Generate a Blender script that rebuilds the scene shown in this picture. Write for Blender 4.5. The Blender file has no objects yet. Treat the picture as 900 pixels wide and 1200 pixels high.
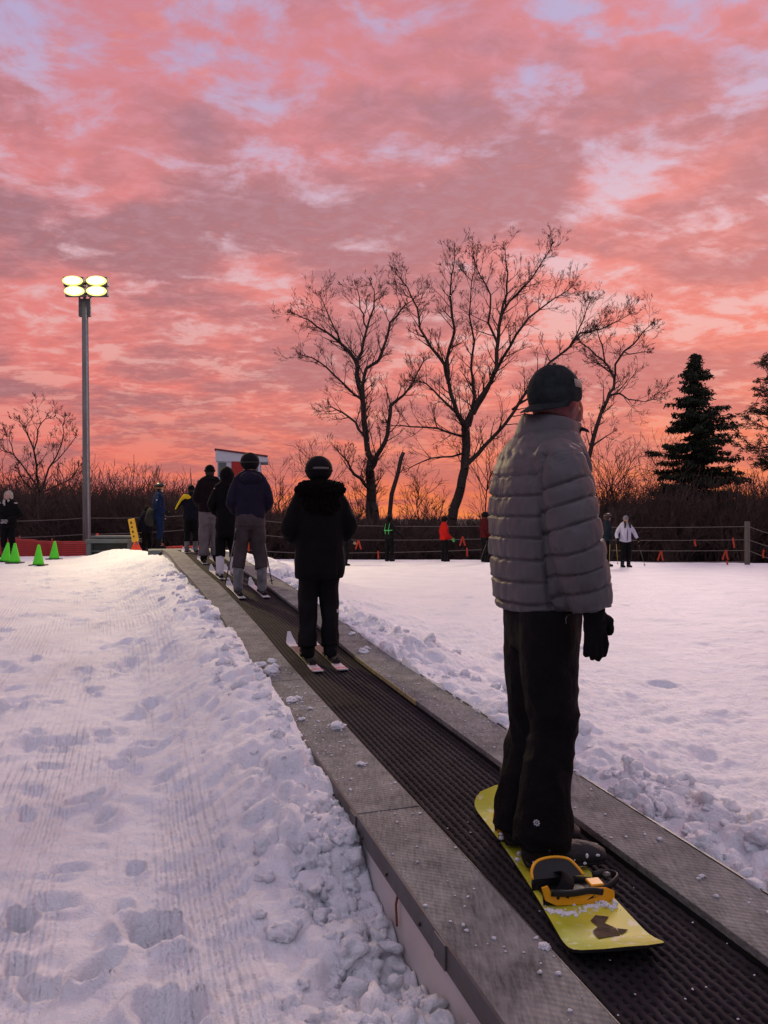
import bpy, math, random
import numpy as np
from mathutils import Vector, Matrix, noise as mnoise

SC = bpy.context.scene
COL = SC.collection
CZ = 1.6           # camera height
F = 900.0
R = math.radians
rng = np.random.default_rng(7)
random.seed(11)

def P(x, y, Z):
    return Vector(((x-450)/F*Z, Z, CZ+(600-y)/F*Z))

# ------------------------------------------------------------ helpers
def tag(o, label=None, cat=None, group=None, kind=None):
    if label: o['label'] = label
    if cat: o['category'] = cat
    if group: o['group'] = group
    if kind: o['kind'] = kind
    return o

def empty(name, loc=(0, 0, 0), rz=0, label=None, cat=None, group=None):
    o = bpy.data.objects.new(name, None); COL.objects.link(o)
    o.location = loc; o.rotation_euler = (0, 0, rz)
    o.empty_display_size = .1
    return tag(o, label, cat, group)

def link(name, me, mat=None, parent=None, smooth=True):
    o = bpy.data.objects.new(name, me); COL.objects.link(o)
    if mat is not None:
        if isinstance(mat, (list, tuple)):
            for m in mat: me.materials.append(m)
        else: me.materials.append(mat)
    if parent is not None: o.parent = parent
    if smooth and len(me.polygons): me.polygons.foreach_set('use_smooth', [True]*len(me.polygons))
    return o

def np_mesh(name, V, Fq):
    """V (n,3), Fq (m,k) all same arity"""
    V = np.asarray(V, np.float32); Fq = np.asarray(Fq, np.int32)
    me = bpy.data.meshes.new(name)
    me.vertices.add(len(V)); me.vertices.foreach_set('co', V.ravel())
    k = Fq.shape[1]
    me.loops.add(Fq.size); me.loops.foreach_set('vertex_index', Fq.ravel())
    me.polygons.add(len(Fq))
    me.polygons.foreach_set('loop_start', np.arange(0, Fq.size, k, dtype=np.int32))
    me.polygons.foreach_set('loop_total', np.full(len(Fq), k, np.int32))
    me.update(calc_edges=True)
    return me

class MB:
    """mesh builder"""
    def __init__(s): s.v = []; s.f = []; s.mi = []
    def add(s, V, Fs, mi=0):
        n = len(s.v); s.v.extend([tuple(p) for p in V]); s.f.extend([tuple(i+n for i in f) for f in Fs]); s.mi.extend([mi]*len(Fs)); return s
    def box(s, c, size, rz=0, mi=0, M=None):
        x, y, z = [a/2 for a in size]
        V = [Vector((a*x, b*y, d*z)) for a in (-1, 1) for b in (-1, 1) for d in (-1, 1)]
        Mx = Matrix.Rotation(rz, 3, 'Z') if M is None else M
        V = [Mx @ p + Vector(c) for p in V]
        return s.add(V, [(0,1,3,2),(4,6,7,5),(0,4,5,1),(2,3,7,6),(0,2,6,4),(1,5,7,3)], mi)
    def tube(s, pts, rad, seg=8, mi=0, flat=None, cap=True):
        V, Fs = tube(pts, rad, seg, flat, cap); return s.add(V, Fs, mi)
    def ell(s, c, r, seg=16, rings=10, M=None, mi=0):
        V, Fs = ellipsoid(c, r, seg, rings, M); return s.add(V, Fs, mi)
    def mesh(s, name='m'):
        me = bpy.data.meshes.new(name); me.from_pydata(s.v, [], s.f); me.update()
        if any(s.mi): me.polygons.foreach_set('material_index', s.mi)
        return me
    def build(s, name, mat, parent=None, smooth=False, bevel=0):
        o = link(name, s.mesh(name), mat, parent, smooth)
        if bevel:
            b = o.modifiers.new('b', 'BEVEL'); b.width = bevel; b.segments = 2; b.limit_method = 'ANGLE'
        return o

def tube(pts, rad, seg=8, flat=None, cap=True):
    pts = [Vector(p) for p in pts]; n = len(pts)
    if not isinstance(rad, list): rad = [rad]*n
    V = []; prev = None
    for i, p in enumerate(pts):
        d = (pts[min(i+1, n-1)]-pts[max(i-1, 0)])
        if d.length < 1e-9: d = Vector((0, 0, 1))
        d.normalize()
        if prev is None:
            ref = Vector(flat) if flat is not None else (Vector((0, 1, 0)) if abs(d.y) < .9 else Vector((1, 0, 0)))
        else: ref = prev
        a = ref - d*ref.dot(d)
        if a.length < 1e-6: a = d.orthogonal()
        a.normalize(); b = d.cross(a); prev = a
        r = rad[i]; ra, rb = (r if isinstance(r, (tuple, list)) else (r, r))
        for k in range(seg):
            t = 2*math.pi*k/seg
            V.append(p + a*(math.cos(t)*ra) + b*(math.sin(t)*rb))
    Fs = []
    for i in range(n-1):
        for k in range(seg):
            k2 = (k+1) % seg
            Fs.append((i*seg+k, i*seg+k2, (i+1)*seg+k2, (i+1)*seg+k))
    if cap:
        Fs.append(tuple(range(seg-1, -1, -1))); Fs.append(tuple((n-1)*seg+k for k in range(seg)))
    return V, Fs

def ellipsoid(c, r, seg=16, rings=10, M=None):
    c = Vector(c); V = []; Fs = []
    for i in range(1, rings):
        ph = math.pi*i/rings
        for k in range(seg):
            t = 2*math.pi*k/seg
            V.append(Vector((r[0]*math.sin(ph)*math.cos(t), r[1]*math.sin(ph)*math.sin(t), r[2]*math.cos(ph))))
    V.append(Vector((0, 0, r[2]))); V.append(Vector((0, 0, -r[2])))
    if M is not None: V = [M @ p for p in V]
    V = [p + c for p in V]
    for i in range(rings-2):
        for k in range(seg):
            k2 = (k+1) % seg
            Fs.append((i*seg+k, (i+1)*seg+k, (i+1)*seg+k2, i*seg+k2))
    t = (rings-1)*seg
    for k in range(seg):
        k2 = (k+1) % seg
        Fs.append((t, k, k2)); Fs.append((t+1, (rings-2)*seg+k2, (rings-2)*seg+k))
    return V, Fs

def rings_loft(rg, seg=20):
    """rg: (z, hw, hd, x, y) horizontal ellipses"""
    V = []; Fs = []; n = len(rg)
    for z, hw, hd, x, y in rg:
        for k in range(seg):
            t = 2*math.pi*k/seg; c, s_ = math.cos(t), math.sin(t)
            e = .85
            V.append(Vector((x+hw*math.copysign(abs(c)**e, c), y+hd*math.copysign(abs(s_)**e, s_), z)))
    for i in range(n-1):
        for k in range(seg):
            k2 = (k+1) % seg
            Fs.append((i*seg+k, i*seg+k2, (i+1)*seg+k2, (i+1)*seg+k))
    Fs.append(tuple(range(seg-1, -1, -1))); Fs.append(tuple((n-1)*seg+k for k in range(seg)))
    return V, Fs

def fuse(mb, voxel, smooth=2, disp=None, name='fused'):
    """melt overlapping closed pieces into one continuous surface"""
    me = mb.mesh('tmp'); o = bpy.data.objects.new('tmp', me); COL.objects.link(o)
    m = o.modifiers.new('r', 'REMESH'); m.mode = 'VOXEL'; m.voxel_size = voxel; m.adaptivity = 0
    if smooth:
        s = o.modifiers.new('s', 'SMOOTH'); s.iterations = smooth; s.factor = .5
    dg = bpy.context.evaluated_depsgraph_get()
    out = bpy.data.meshes.new_from_object(o.evaluated_get(dg), depsgraph=dg)
    bpy.data.objects.remove(o); bpy.data.meshes.remove(me)
    out.name = name
    if disp is not None:
        n = len(out.vertices)
        co = np.empty(n*3, np.float32); out.vertices.foreach_get('co', co); co = co.reshape(-1, 3)
        no = np.empty(n*3, np.float32); out.vertex_normals.foreach_get('vector', no); no = no.reshape(-1, 3)
        co = co + no*disp(co, no)[:, None]
        out.vertices.foreach_set('co', co.astype(np.float32).ravel()); out.update()
    return out

# numpy noise -----------------------------------------------------
_T = rng.random((256, 256)).astype(np.float64)
def vnoise(x, y):
    xi = np.floor(x).astype(int); yi = np.floor(y).astype(int)
    fx = x-xi; fy = y-yi; fx = fx*fx*fx*(fx*(fx*6-15)+10); fy = fy*fy*fy*(fy*(fy*6-15)+10)
    a = _T[xi & 255, yi & 255]; b = _T[(xi+1) & 255, yi & 255]; c = _T[xi & 255, (yi+1) & 255]; d = _T[(xi+1) & 255, (yi+1) & 255]
    return (a*(1-fx)+b*fx)*(1-fy)+(c*(1-fx)+d*fx)*fy - .5
def fbm(x, y, oc=4, gain=.5):
    s = 0; a = 1
    for i in range(oc):
        s = s + a*vnoise(x+17.3*i, y-9.1*i); a *= gain; x = x*2.03+.13*y; y = y*2.03-.13*x
    return s
_J = rng.random((3, 256, 256))
def domes(x, y, rmin=.35, rmax=.75, dens=.8):
    """max of hemispherical lumps, one per cell"""
    xi = np.floor(x).astype(int); yi = np.floor(y).astype(int)
    best = np.zeros_like(x)
    for dx in (-1, 0, 1):
        for dy in (-1, 0, 1):
            cx = xi+dx; cy = yi+dy; a, b = cx & 255, cy & 255
            px = cx+_J[0, a, b]; py = cy+_J[1, a, b]; r = rmin+(rmax-rmin)*_J[2, a, b]
            r = np.where(_J[2, b, a] < dens, r, .01)
            d2 = (x-px)**2+(y-py)**2
            best = np.maximum(best, np.sqrt(np.maximum(0, r*r-d2)))
    return best
def sstep(x, a, b):
    t = np.clip((x-a)/(b-a), 0, 1); return t*t*(3-2*t)

# materials -----------------------------------------------------
def new_mat(name):
    m = bpy.data.materials.new(name); m.use_nodes = True
    nt = m.node_tree; b = nt.nodes['Principled BSDF']
    return m, nt, b
def N(nt, t, **kw):
    n = nt.nodes.new(t)
    for k, v in kw.items():
        if k.startswith('i_'):
            key = k[2:]; key = int(key) if key.isdigit() else key.replace('_', ' ')
            n.inputs[key].default_value = v
        else: setattr(n, k, v)
    return n
def L(nt, a, b): nt.links.new(a, b)
def mat(name, col, rough=.7, var=.25, vscale=8, bump=0, bscale=60, metal=0, spec=.3, detail=4, sheen=0, dirt=None, coord='Object', stretch=(1, 1, 1)):
    m, nt, b = new_mat(name)
    tc = N(nt, 'ShaderNodeTexCoord'); mp = N(nt, 'ShaderNodeMapping'); mp.inputs['Scale'].default_value = stretch
    L(nt, tc.outputs[coord], mp.inputs[0])
    nz = N(nt, 'ShaderNodeTexNoise', i_Scale=vscale, i_Detail=detail, i_Roughness=.6); L(nt, mp.outputs[0], nz.inputs['Vector'])
    cr = N(nt, 'ShaderNodeValToRGB'); cr.color_ramp.elements[0].position = .3; cr.color_ramp.elements[1].position = .7
    c2 = dirt if dirt else tuple(min(1, c*(1+var)) for c in col)
    cr.color_ramp.elements[0].color = (*[c*(1-var) for c in col], 1); cr.color_ramp.elements[1].color = (*c2, 1)
    L(nt, nz.outputs['Fac'], cr.inputs[0]); L(nt, cr.outputs[0], b.inputs['Base Color'])
    b.inputs['Roughness'].default_value = rough; b.inputs['Metallic'].default_value = metal
    b.inputs['Specular IOR Level'].default_value = spec
    if sheen: b.inputs['Sheen Weight'].default_value = sheen
    if bump:
        n2 = N(nt, 'ShaderNodeTexNoise', i_Scale=bscale, i_Detail=5, i_Roughness=.65); L(nt, mp.outputs[0], n2.inputs['Vector'])
        bp = N(nt, 'ShaderNodeBump', i_Strength=bump, i_Distance=.02); L(nt, n2.outputs['Fac'], bp.inputs['Height']); L(nt, bp.outputs[0], b.inputs['Normal'])
    return m
def emit(name, col, strength):
    m, nt, b = new_mat(name); b.inputs['Base Color'].default_value = (.8, .8, .7, 1)
    b.inputs['Emission Color'].default_value = (*col, 1); b.inputs['Emission Strength'].default_value = strength
    return m

# ------------------------------------------------------------ camera, render
cam = bpy.data.cameras.new('camera'); co = bpy.data.objects.new('camera', cam); COL.objects.link(co)
co.location = (0, 0, CZ); co.rotation_euler = (R(90), 0, 0)
cam.sensor_fit = 'VERTICAL'; cam.sensor_height = 24; cam.sensor_width = 18; cam.lens = 18; cam.clip_end = 3000; cam.clip_start = .05
SC.camera = co
SC.render.engine = 'CYCLES'
SC.view_settings.view_transform = 'Standard'; SC.view_settings.look = 'None'; SC.view_settings.exposure = 0; SC.view_settings.gamma = 1
SC.cycles.use_denoising = True
SC.cycles.max_bounces = 5; SC.cycles.diffuse_bounces = 3; SC.cycles.glossy_bounces = 2; SC.cycles.transparent_max_bounces = 6
SC.cycles.sample_clamp_indirect = 3

# ------------------------------------------------------------ sky
def build_world():
    w = bpy.data.worlds.new('World'); SC.world = w; w.use_nodes = True
    nt = w.node_tree; bg = nt.nodes['Background']; nt.nodes['World Output']
    def M(op, a, b=None, c=None, clamp=False):
        n = nt.nodes.new('ShaderNodeMath'); n.operation = op; n.use_clamp = clamp
        for i, v in enumerate((a, b, c)):
            if v is None: continue
            if isinstance(v, (int, float)): n.inputs[i].default_value = v
            else: L(nt, v, n.inputs[i])
        return n.outputs[0]
    def ramp(fac, stops, interp='LINEAR'):
        n = nt.nodes.new('ShaderNodeValToRGB'); cr = n.color_ramp; cr.interpolation = interp
        while len(cr.elements) < len(stops): cr.elements.new(.5)
        for e, (p, c) in zip(cr.elements, stops):
            e.position = p; e.color = (*c, 1) if len(c) == 3 else c
        L(nt, fac, n.inputs[0]); return n.outputs[0]
    def mix(f, a, b):
        n = nt.nodes.new('ShaderNodeMix'); n.data_type = 'RGBA'
        L(nt, f, n.inputs[0]) if not isinstance(f, (int, float)) else setattr(n.inputs[0], 'default_value', f)
        for i, v in ((6, a), (7, b)):
            if isinstance(v, tuple): n.inputs[i].default_value = (*v, 1)
            else: L(nt, v, n.inputs[i])
        return n.outputs[2]
    g = lambda v: ((v/255)/12.92 if v < 10.3 else ((v/255+.055)/1.055)**2.4)
    C = lambda r, gg, b: (g(r), g(gg), g(b))
    tc = N(nt, 'ShaderNodeTexCoord'); sp = N(nt, 'ShaderNodeSeparateXYZ'); L(nt, tc.outputs['Generated'], sp.inputs[0])
    x, y, z = sp.outputs
    zc = M('MAXIMUM', z, 0.0); zd = M('ADD', M('MAXIMUM', z, -.06), .18)
    u = M('DIVIDE', x, zd); v = M('DIVIDE', y, zd)
    cb = N(nt, 'ShaderNodeCombineXYZ'); L(nt, u, cb.inputs[0]); L(nt, v, cb.inputs[1])
    def nz(scale, det, rough, dist, loc, sc=(1, 1, 1), rot=0):
        mp = N(nt, 'ShaderNodeMapping'); L(nt, cb.outputs[0], mp.inputs[0])
        mp.inputs['Location'].default_value = loc; mp.inputs['Scale'].default_value = sc; mp.inputs['Rotation'].default_value = (0, 0, rot)
        n = N(nt, 'ShaderNodeTexNoise', i_Scale=scale, i_Detail=det, i_Roughness=rough, i_Distortion=dist)
        L(nt, mp.outputs[0], n.inputs['Vector']); return n.outputs['Fac']
    big = nz(1.45, 4, .55, .4, (3.1, 1.7, 0), (1, 1.2, 1), R(-18))
    med = nz(5.2, 10, .62, .25, (7.7, 2.2, 4), (1, 1.25, 1), R(-24))
    fin = nz(17, 8, .62, .3, (1.7, 9.2, 2), (1, 1.4, 1), R(-30))
    # azimuth term: 0 at left, 1 at right (sunset side)
    az = M('MULTIPLY_ADD', u, 0, 0)
    hx = M('DIVIDE', x, M('ADD', M('ABSOLUTE', y), .25))
    az = M('MULTIPLY_ADD', hx, .8, .42, clamp=True)
    front = M('MULTIPLY_ADD', y, 1.1, .45, clamp=True)
    # clear sky between the clouds
    sky = N(nt, 'ShaderNodeTexSky', sky_type='NISHITA'); sky.sun_disc = False
    sky.sun_elevation = R(21); sky.sun_rotation = R(21.5)
    gap = ramp(zc, [(0, C(245, 180, 150)), (.12, C(240, 186, 170)), (.3, C(222, 182, 190)), (.5, C(184, 166, 202)), (1, C(190, 186, 214))])
    sm = nt.nodes.new('ShaderNodeMix'); sm.data_type = 'RGBA'; sm.blend_type = 'ADD'; sm.inputs[0].default_value = .004
    L(nt, gap, sm.inputs[6]); L(nt, sky.outputs[0], sm.inputs[7]); gap = sm.outputs[2]
    # sunlit pink cloud
    pinkL = ramp(zc, [(0, C(240, 112, 92)), (.08, C(226, 110, 106)), (.3, C(222, 130, 130)), (.6, C(198, 126, 140))])
    pinkR = ramp(zc, [(0, C(255, 160, 56)), (.045, C(255, 138, 74)), (.16, C(255, 143, 118)), (.4, C(250, 150, 138)), (.62, C(222, 140, 146))])
    pink = mix(az, pinkL, pinkR)
    mauveL = ramp(zc, [(0, C(176, 88, 88)), (.1, C(158, 104, 112)), (.4, C(160, 114, 125)), (.7, C(162, 128, 148))])
    mauveR = ramp(zc, [(0, C(232, 120, 98)), (.1, C(222, 124, 112)), (.35, C(182, 130, 136)), (.7, C(158, 126, 146))])
    mauve = mix(az, mauveL, mauveR)
    cover = ramp(M('ADD', M('MULTIPLY', med, .72), M('MULTIPLY', big, .34)), [(.385, (0, 0, 0)), (.53, (1, 1, 1))], 'EASE')
    shade = ramp(M('ADD', M('ADD', M('MULTIPLY', big, .74), M('MULTIPLY', med, .20)), M('MULTIPLY', fin, .14)), [(.455, (0, 0, 0)), (.61, (1, 1, 1))], 'EASE')
    shade = M('MULTIPLY', shade, M('MULTIPLY_ADD', az, -.40, 1.0))
    cld = mix(shade, pink, mauve)
    cover = M('MULTIPLY', cover, M('MULTIPLY_ADD', fin, .7, .58), clamp=True)
    cover = M('MAXIMUM', cover, M('SUBTRACT', 1.08, M('MULTIPLY', zc, 3.2)), clamp=True)
    frontc = mix(cover, gap, cld)
    # bright rim streaks
    st = ramp(fin, [(.55, (0, 0, 0)), (.75, (1, 1, 1))])
    frontc = mix(M('MULTIPLY', st, .25), frontc, C(250, 170, 160))
    back = ramp(zc, [(0, C(66, 62, 76)), (.25, C(104, 100, 118)), (.5, (.56, .56, .70)), (1, (.95, .95, 1.16))])
    back = mix(M('MULTIPLY', cover, .22), back, C(160, 120, 150))
    colr = mix(front, back, frontc)
    low = ramp(M('ADD', z, .05), [(0, (0, 0, 0)), (.01, (1, 1, 1))])
    colr = mix(low, C(90, 60, 62), colr)
    L(nt, colr, bg.inputs[0]); bg.inputs[1].default_value = 1.0
    w.cycles.sampling_method = 'MANUAL'; w.cycles.sample_map_resolution = 512
build_world()

floodlight_stand_in = bpy.data.lights.new('floodlight_stand_in', 'SUN'); floodlight_stand_in.energy = .95; floodlight_stand_in.angle = R(10); floodlight_stand_in.color = (1, .80, .72)  # raised although the sun has set, standing in for an unseen floodlight ahead
so = bpy.data.objects.new('floodlight_stand_in', floodlight_stand_in); COL.objects.link(so)
so.rotation_euler = Vector((-.34, -.86, -.36)).to_track_quat('-Z', 'Y').to_euler()
# ------------------------------------------------------------ carpet course and terrain
TH = R(-18.2); NX, NY = math.cos(TH), -math.sin(TH)      # lateral unit vector (.95,.312)
_cz = np.array([-4, 0, 6.5, 7.65, 8.6, 10.4, 11.6, 12.5, 15, 17.5, 21, 24, 28, 34, 45, 70])
_cx = np.array([2.89, 1.576, -.56, -.925, -1.27, -1.93, -2.4, -2.74, -3.58, -4.45, -5.6, -6.6, -8.0, -10, -14, -22.])
_dz = np.array([-4, 0, 6.5, 7.65, 8.6, 10.4, 11.6, 12.5, 15, 17.5, 21, 24, 28, 34, 45, 70])
_dd = np.array([1.482, 1.38, 1.2136, 1.155, 1.085, .965, .905, .86, .80, .85, .98, 1.15, 1.75, 3.0, 3.3, 3.3])
_g = np.arange(-4, 70, .05); _k = np.exp(-.5*(np.arange(-24, 25)*.05/.45)**2); _k /= _k.sum()
def _sm(a, b):
    y = np.interp(_g, a, b); yp = np.pad(y, 24, mode='reflect', reflect_type='odd'); return np.convolve(yp, _k, 'valid')
_CX = _sm(_cz, _cx); _DD = _sm(_dz, _dd)
def cx_(s): return np.interp(s, _g, _CX)
def zb_(s): return CZ-np.interp(s, _g, _DD)
BW, PW = .293, .288; EW = BW+PW; END = 17.6; BELT = -.04

holes = []
for px, py, w, d in [(180,1088,.15,.075),(25,1080,.09,.06),(110,1133,.12,.06),(100,943,.13,.05),(123,962,.11,.05),(157,1020,.08,.035),
                     (77,1020,.1,.035),(57,1060,.13,.035),(143,1063,.08,.03),(80,880,.13,.04),(120,870,.12,.04),(172,892,.2,.05),(178,840,.16,.04),
                     (200,1190,.16,.07),(48,1155,.1,.04),(60,905,.12,.03),(140,905,.13,.03),(30,960,.1,.03),(262,1010,.07,.02),(20,1130,.09,.04),
                     (95,800,.14,.035),(150,800,.16,.04),(60,835,.12,.03),(200,790,.2,.04)]:
    Z = F*1.52/(py-600); holes.append(((px-450)/F*Z, Z, w*.9, d*1.35))
for i in range(150):
    y = random.uniform(3.6, 20); x = random.uniform(-.5*y-1, -.335*y+.3)
    holes.append((x, y, random.uniform(.08, .2), random.uniform(.015, .045)))
for i in range(90):
    y = random.uniform(4, 24); x = random.uniform(-.1*y+1.5, .55*y+1)
    holes.append((x, y, random.uniform(.08, .22), random.uniform(.008, .025)))

def height(S, Q, X, Y):
    zb = zb_(S)
    # left
    a = -EW-Q
    dl = np.interp(Y, [-5, 0, 2.5, 4, 8, 12, 18, 20.5, 24, 30, 40, 90], [1.6, 1.57, 1.54, 1.50, 1.37, 1.27, 1.19, 1.17, 1.6, 2.6, 3.3, 3.3])
    dl = dl + .03*fbm(X*.35+3, Y*.35, 2)
    pl = CZ-dl
    el = np.interp(S, [-4, 2.0, 2.9, 3.25, 3.5, 3.9, 4.6, 5.4, 6.2, 7, 8, 12, 16], [-.22, -.21, -.29, -.25, -.12, -.03, .0, .035, .0, .03, -.03, -.09, -.13])
    wl = np.interp(S, [0, 4, 8, 14, 20], [.5, .75, 1.1, 1.2, 2.2])
    ww = wl*(1+.35*fbm(S*.8, a*.6+5, 2))
    bl = 1-sstep(a, 0.05, ww)
    hl = pl*(1-bl)+(zb+el)*bl
    near = sstep(S, 3.1, 4.6)*(1-sstep(S, 13, 18))
    hl = hl + near*.07*np.exp(-((a-.38)/.26)**2)*(1-sstep(S, 8, 13))*(.7+1.2*fbm(S*1.1, a*1.2, 3))
    hl = hl + (1-sstep(S, 3.2, 4.2))*.05*np.exp(-((a-.45)/.2)**2)
    # right
    b = Q-EW
    dr = np.interp(Y, [-5, 0, 5, 8, 12, 18, 24, 27, 30, 36, 90], [1.5, 1.45, 1.38, 1.37, 1.39, 1.47, 1.60, 1.66, 1.95, 3.0, 3.3])
    dr = dr + np.clip(X, 0, 20)*.010*sstep(Y, 8, 24) + .03*fbm(X*.3, Y*.3, 2)
    pr = CZ-dr
    er = np.interp(S, [-4, 3, 6, 9, 14], [-.025, -.02, -.015, -.03, -.05])
    wr = np.interp(S, [0, 5, 10, 20], [.6, .8, 1.8, 3.0])*(1+.4*fbm(S*.9+7, b*.6, 2))
    br = 1-sstep(b, .03, wr)
    hr = pr*(1-br)+(zb+er)*br
    hr = hr + (1-sstep(S, 12, 17))*.06*np.exp(-((b-.42)/.22)**2)*(.75+1.3*fbm(S*1.3+3, b*1.5, 3))
    h = np.where(Q < 0, hl, hr)
    e = np.where(Q < 0, a, b)
    inside = (e < 0)
    h = np.where(inside & (S < END+.05), zb-.4, h)
    h = np.where(inside & (S >= END+.05), zb-.03, h)
    # chunks
    eo = np.maximum(e, 0)
    lm = np.where(Q < 0, (1-sstep(eo, .2, .75))*(.55+.7*(1-sstep(S, 3.3, 5.0))), (1-sstep(eo, .35, 1.15))*.85)
    lm = lm*(1-sstep(S, 13, 18))*np.clip(.8+1.7*fbm(X*1.9, Y*1.9+4, 2), .15, 1.5)
    wx = X+.05*fbm(X*7, Y*7+2, 2); wy = Y+.05*fbm(X*7+31, Y*7, 2)
    c1 = domes(wx/.15, wy/.15, .25, .62, .6)*.11
    c2 = domes(wx/.07+9, wy/.07, .2, .6, .6)*.05
    c3 = domes(wx/.30+3, wy/.30+7, .3, .62, .5)*.15
    lump = np.maximum(np.maximum(c1, c3*.8), c2*.9)+c2*.35
    h = h + np.where(inside, 0, lm*lump)
    # clumpy pushed snow and wind texture
    far = sstep(eo, .5, 1.6)
    mid = np.where(Q < 0, 1-sstep(eo, .55, 1.5), 1-sstep(eo, 1.0, 2.6))
    h = h + np.where(inside, 0, mid*.045*fbm(X*2.4, Y*2.4, 4, .55))
    h = h + np.where(inside, 0, (.007+.014*mid)*fbm(X*9, Y*9, 4, .62))
    crust = np.maximum(fbm(X*3.1+9, Y*4.2, 3)-.02, 0)*np.where(Q < 0, 1., .6)
    h = h + np.where(inside, 0, np.minimum(crust, .22)*.05*(1-sstep(S, 14, 20)))
    rid = np.abs(fbm(X*1.3-Y*.6, Y*2.6+X*.9, 3))
    h = h + np.where(inside | (Q > 0), 0, .05*mid*near*(.25-rid))
    # diagonal grooming tracks to the right
    h = h + np.where(Q > 0, far*.013*fbm(X*.8+Y*.35, Y*2.6-X*.5, 4, .6), far*.006*fbm(X*1.5, Y*1.5, 3))
    for (hx, hy, w, d) in holes:
        i0, i1 = np.searchsorted(S[:, 0], [hy-2.2-.4*abs(hx), hy+2.2+.4*abs(hx)])
        if i1 <= i0: continue
        sx = X[i0:i1]; sy = Y[i0:i1]
        ang = hx*7+hy*3; ca, sa = math.cos(ang), math.sin(ang)
        ux = (sx-hx)*ca+(sy-hy)*sa; uy = -(sx-hx)*sa+(sy-hy)*ca
        m = (np.abs(ux) < w*2.2) & (np.abs(uy) < w*2.2) & (np.abs(e[i0:i1]) > .05) & ~inside[i0:i1]
        if not m.any(): continue
        ux = ux[m]; uy = uy[m]
        r = np.sqrt((ux/w)**2+(uy/(w*.6))**2)+.35*fbm(ux*14+hx, uy*14+hy, 2)
        dd = -d*(1-sstep(r, .35, 1.05))*(1+.5*fbm(ux*9, uy*9+hx, 2)) + d*.34*np.exp(-((r-1.2)/.24)**2)*np.clip(.7+1.8*fbm(ux*8+5, uy*8, 2), 0, 2)
        sub = h[i0:i1]; sub[m] += dd
    # dirty mound by the pole
    h = h + .16*np.exp(-(((X+6.7)/.8)**2+((Y-19)/.9)**2))*(1+.5*fbm(X*3, Y*3, 3))
    h = h + .03*np.exp(-(((X+5.4)/.8)**2+((Y-18)/.9)**2))*(1+.5*fbm(X*3+5, Y*3, 3))
    return h

def axis(segs):
    out = []
    for a, b, s0, s1 in segs:
        t = a
        while t < b-1e-6:
            out.append(t); f = (t-a)/(b-a); t += s0+(s1-s0)*f
    return out
sr = list(np.arange(-4, 1.7, .12))
t = 1.7
while t < 40: sr.append(t); t += max(.011, .0047*t)
sr += [45, 55, 69]
aL = axis([(0, 1.2, .012, .013), (1.2, 4.5, .016, .03), (4.5, 12, .035, .1), (12, 60, .2, 2.5)])
aR = axis([(0, 1.3, .012, .014), (1.3, 5, .02, .04), (5, 14, .05, .12), (14, 60, .2, 2.5)])
qs = sorted([-EW-v for v in aL])+[-EW+.02, -.4, 0, .4, EW-.02]+[EW+v for v in aR]
S, Q = np.meshgrid(np.array(sr), np.array(qs), indexing='ij')
X = cx_(S)+NX*Q; Y = S+NY*Q
H = height(S, Q, X, Y)
nr, nc = S.shape
V = np.stack([X, Y, H], -1).reshape(-1, 3)
idx = np.arange(nr*nc).reshape(nr, nc)
Fq = np.stack([idx[:-1, :-1], idx[:-1, 1:], idx[1:, 1:], idx[1:, :-1]], -1).reshape(-1, 4)
me = np_mesh('snow_ground', V, Fq)
uv = me.uv_layers.new(name='groom')
uvv = np.stack([Q.ravel(), S.ravel()], -1)[Fq.ravel()].astype(np.float32)
uv.data.foreach_set('uv', uvv.ravel())

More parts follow.
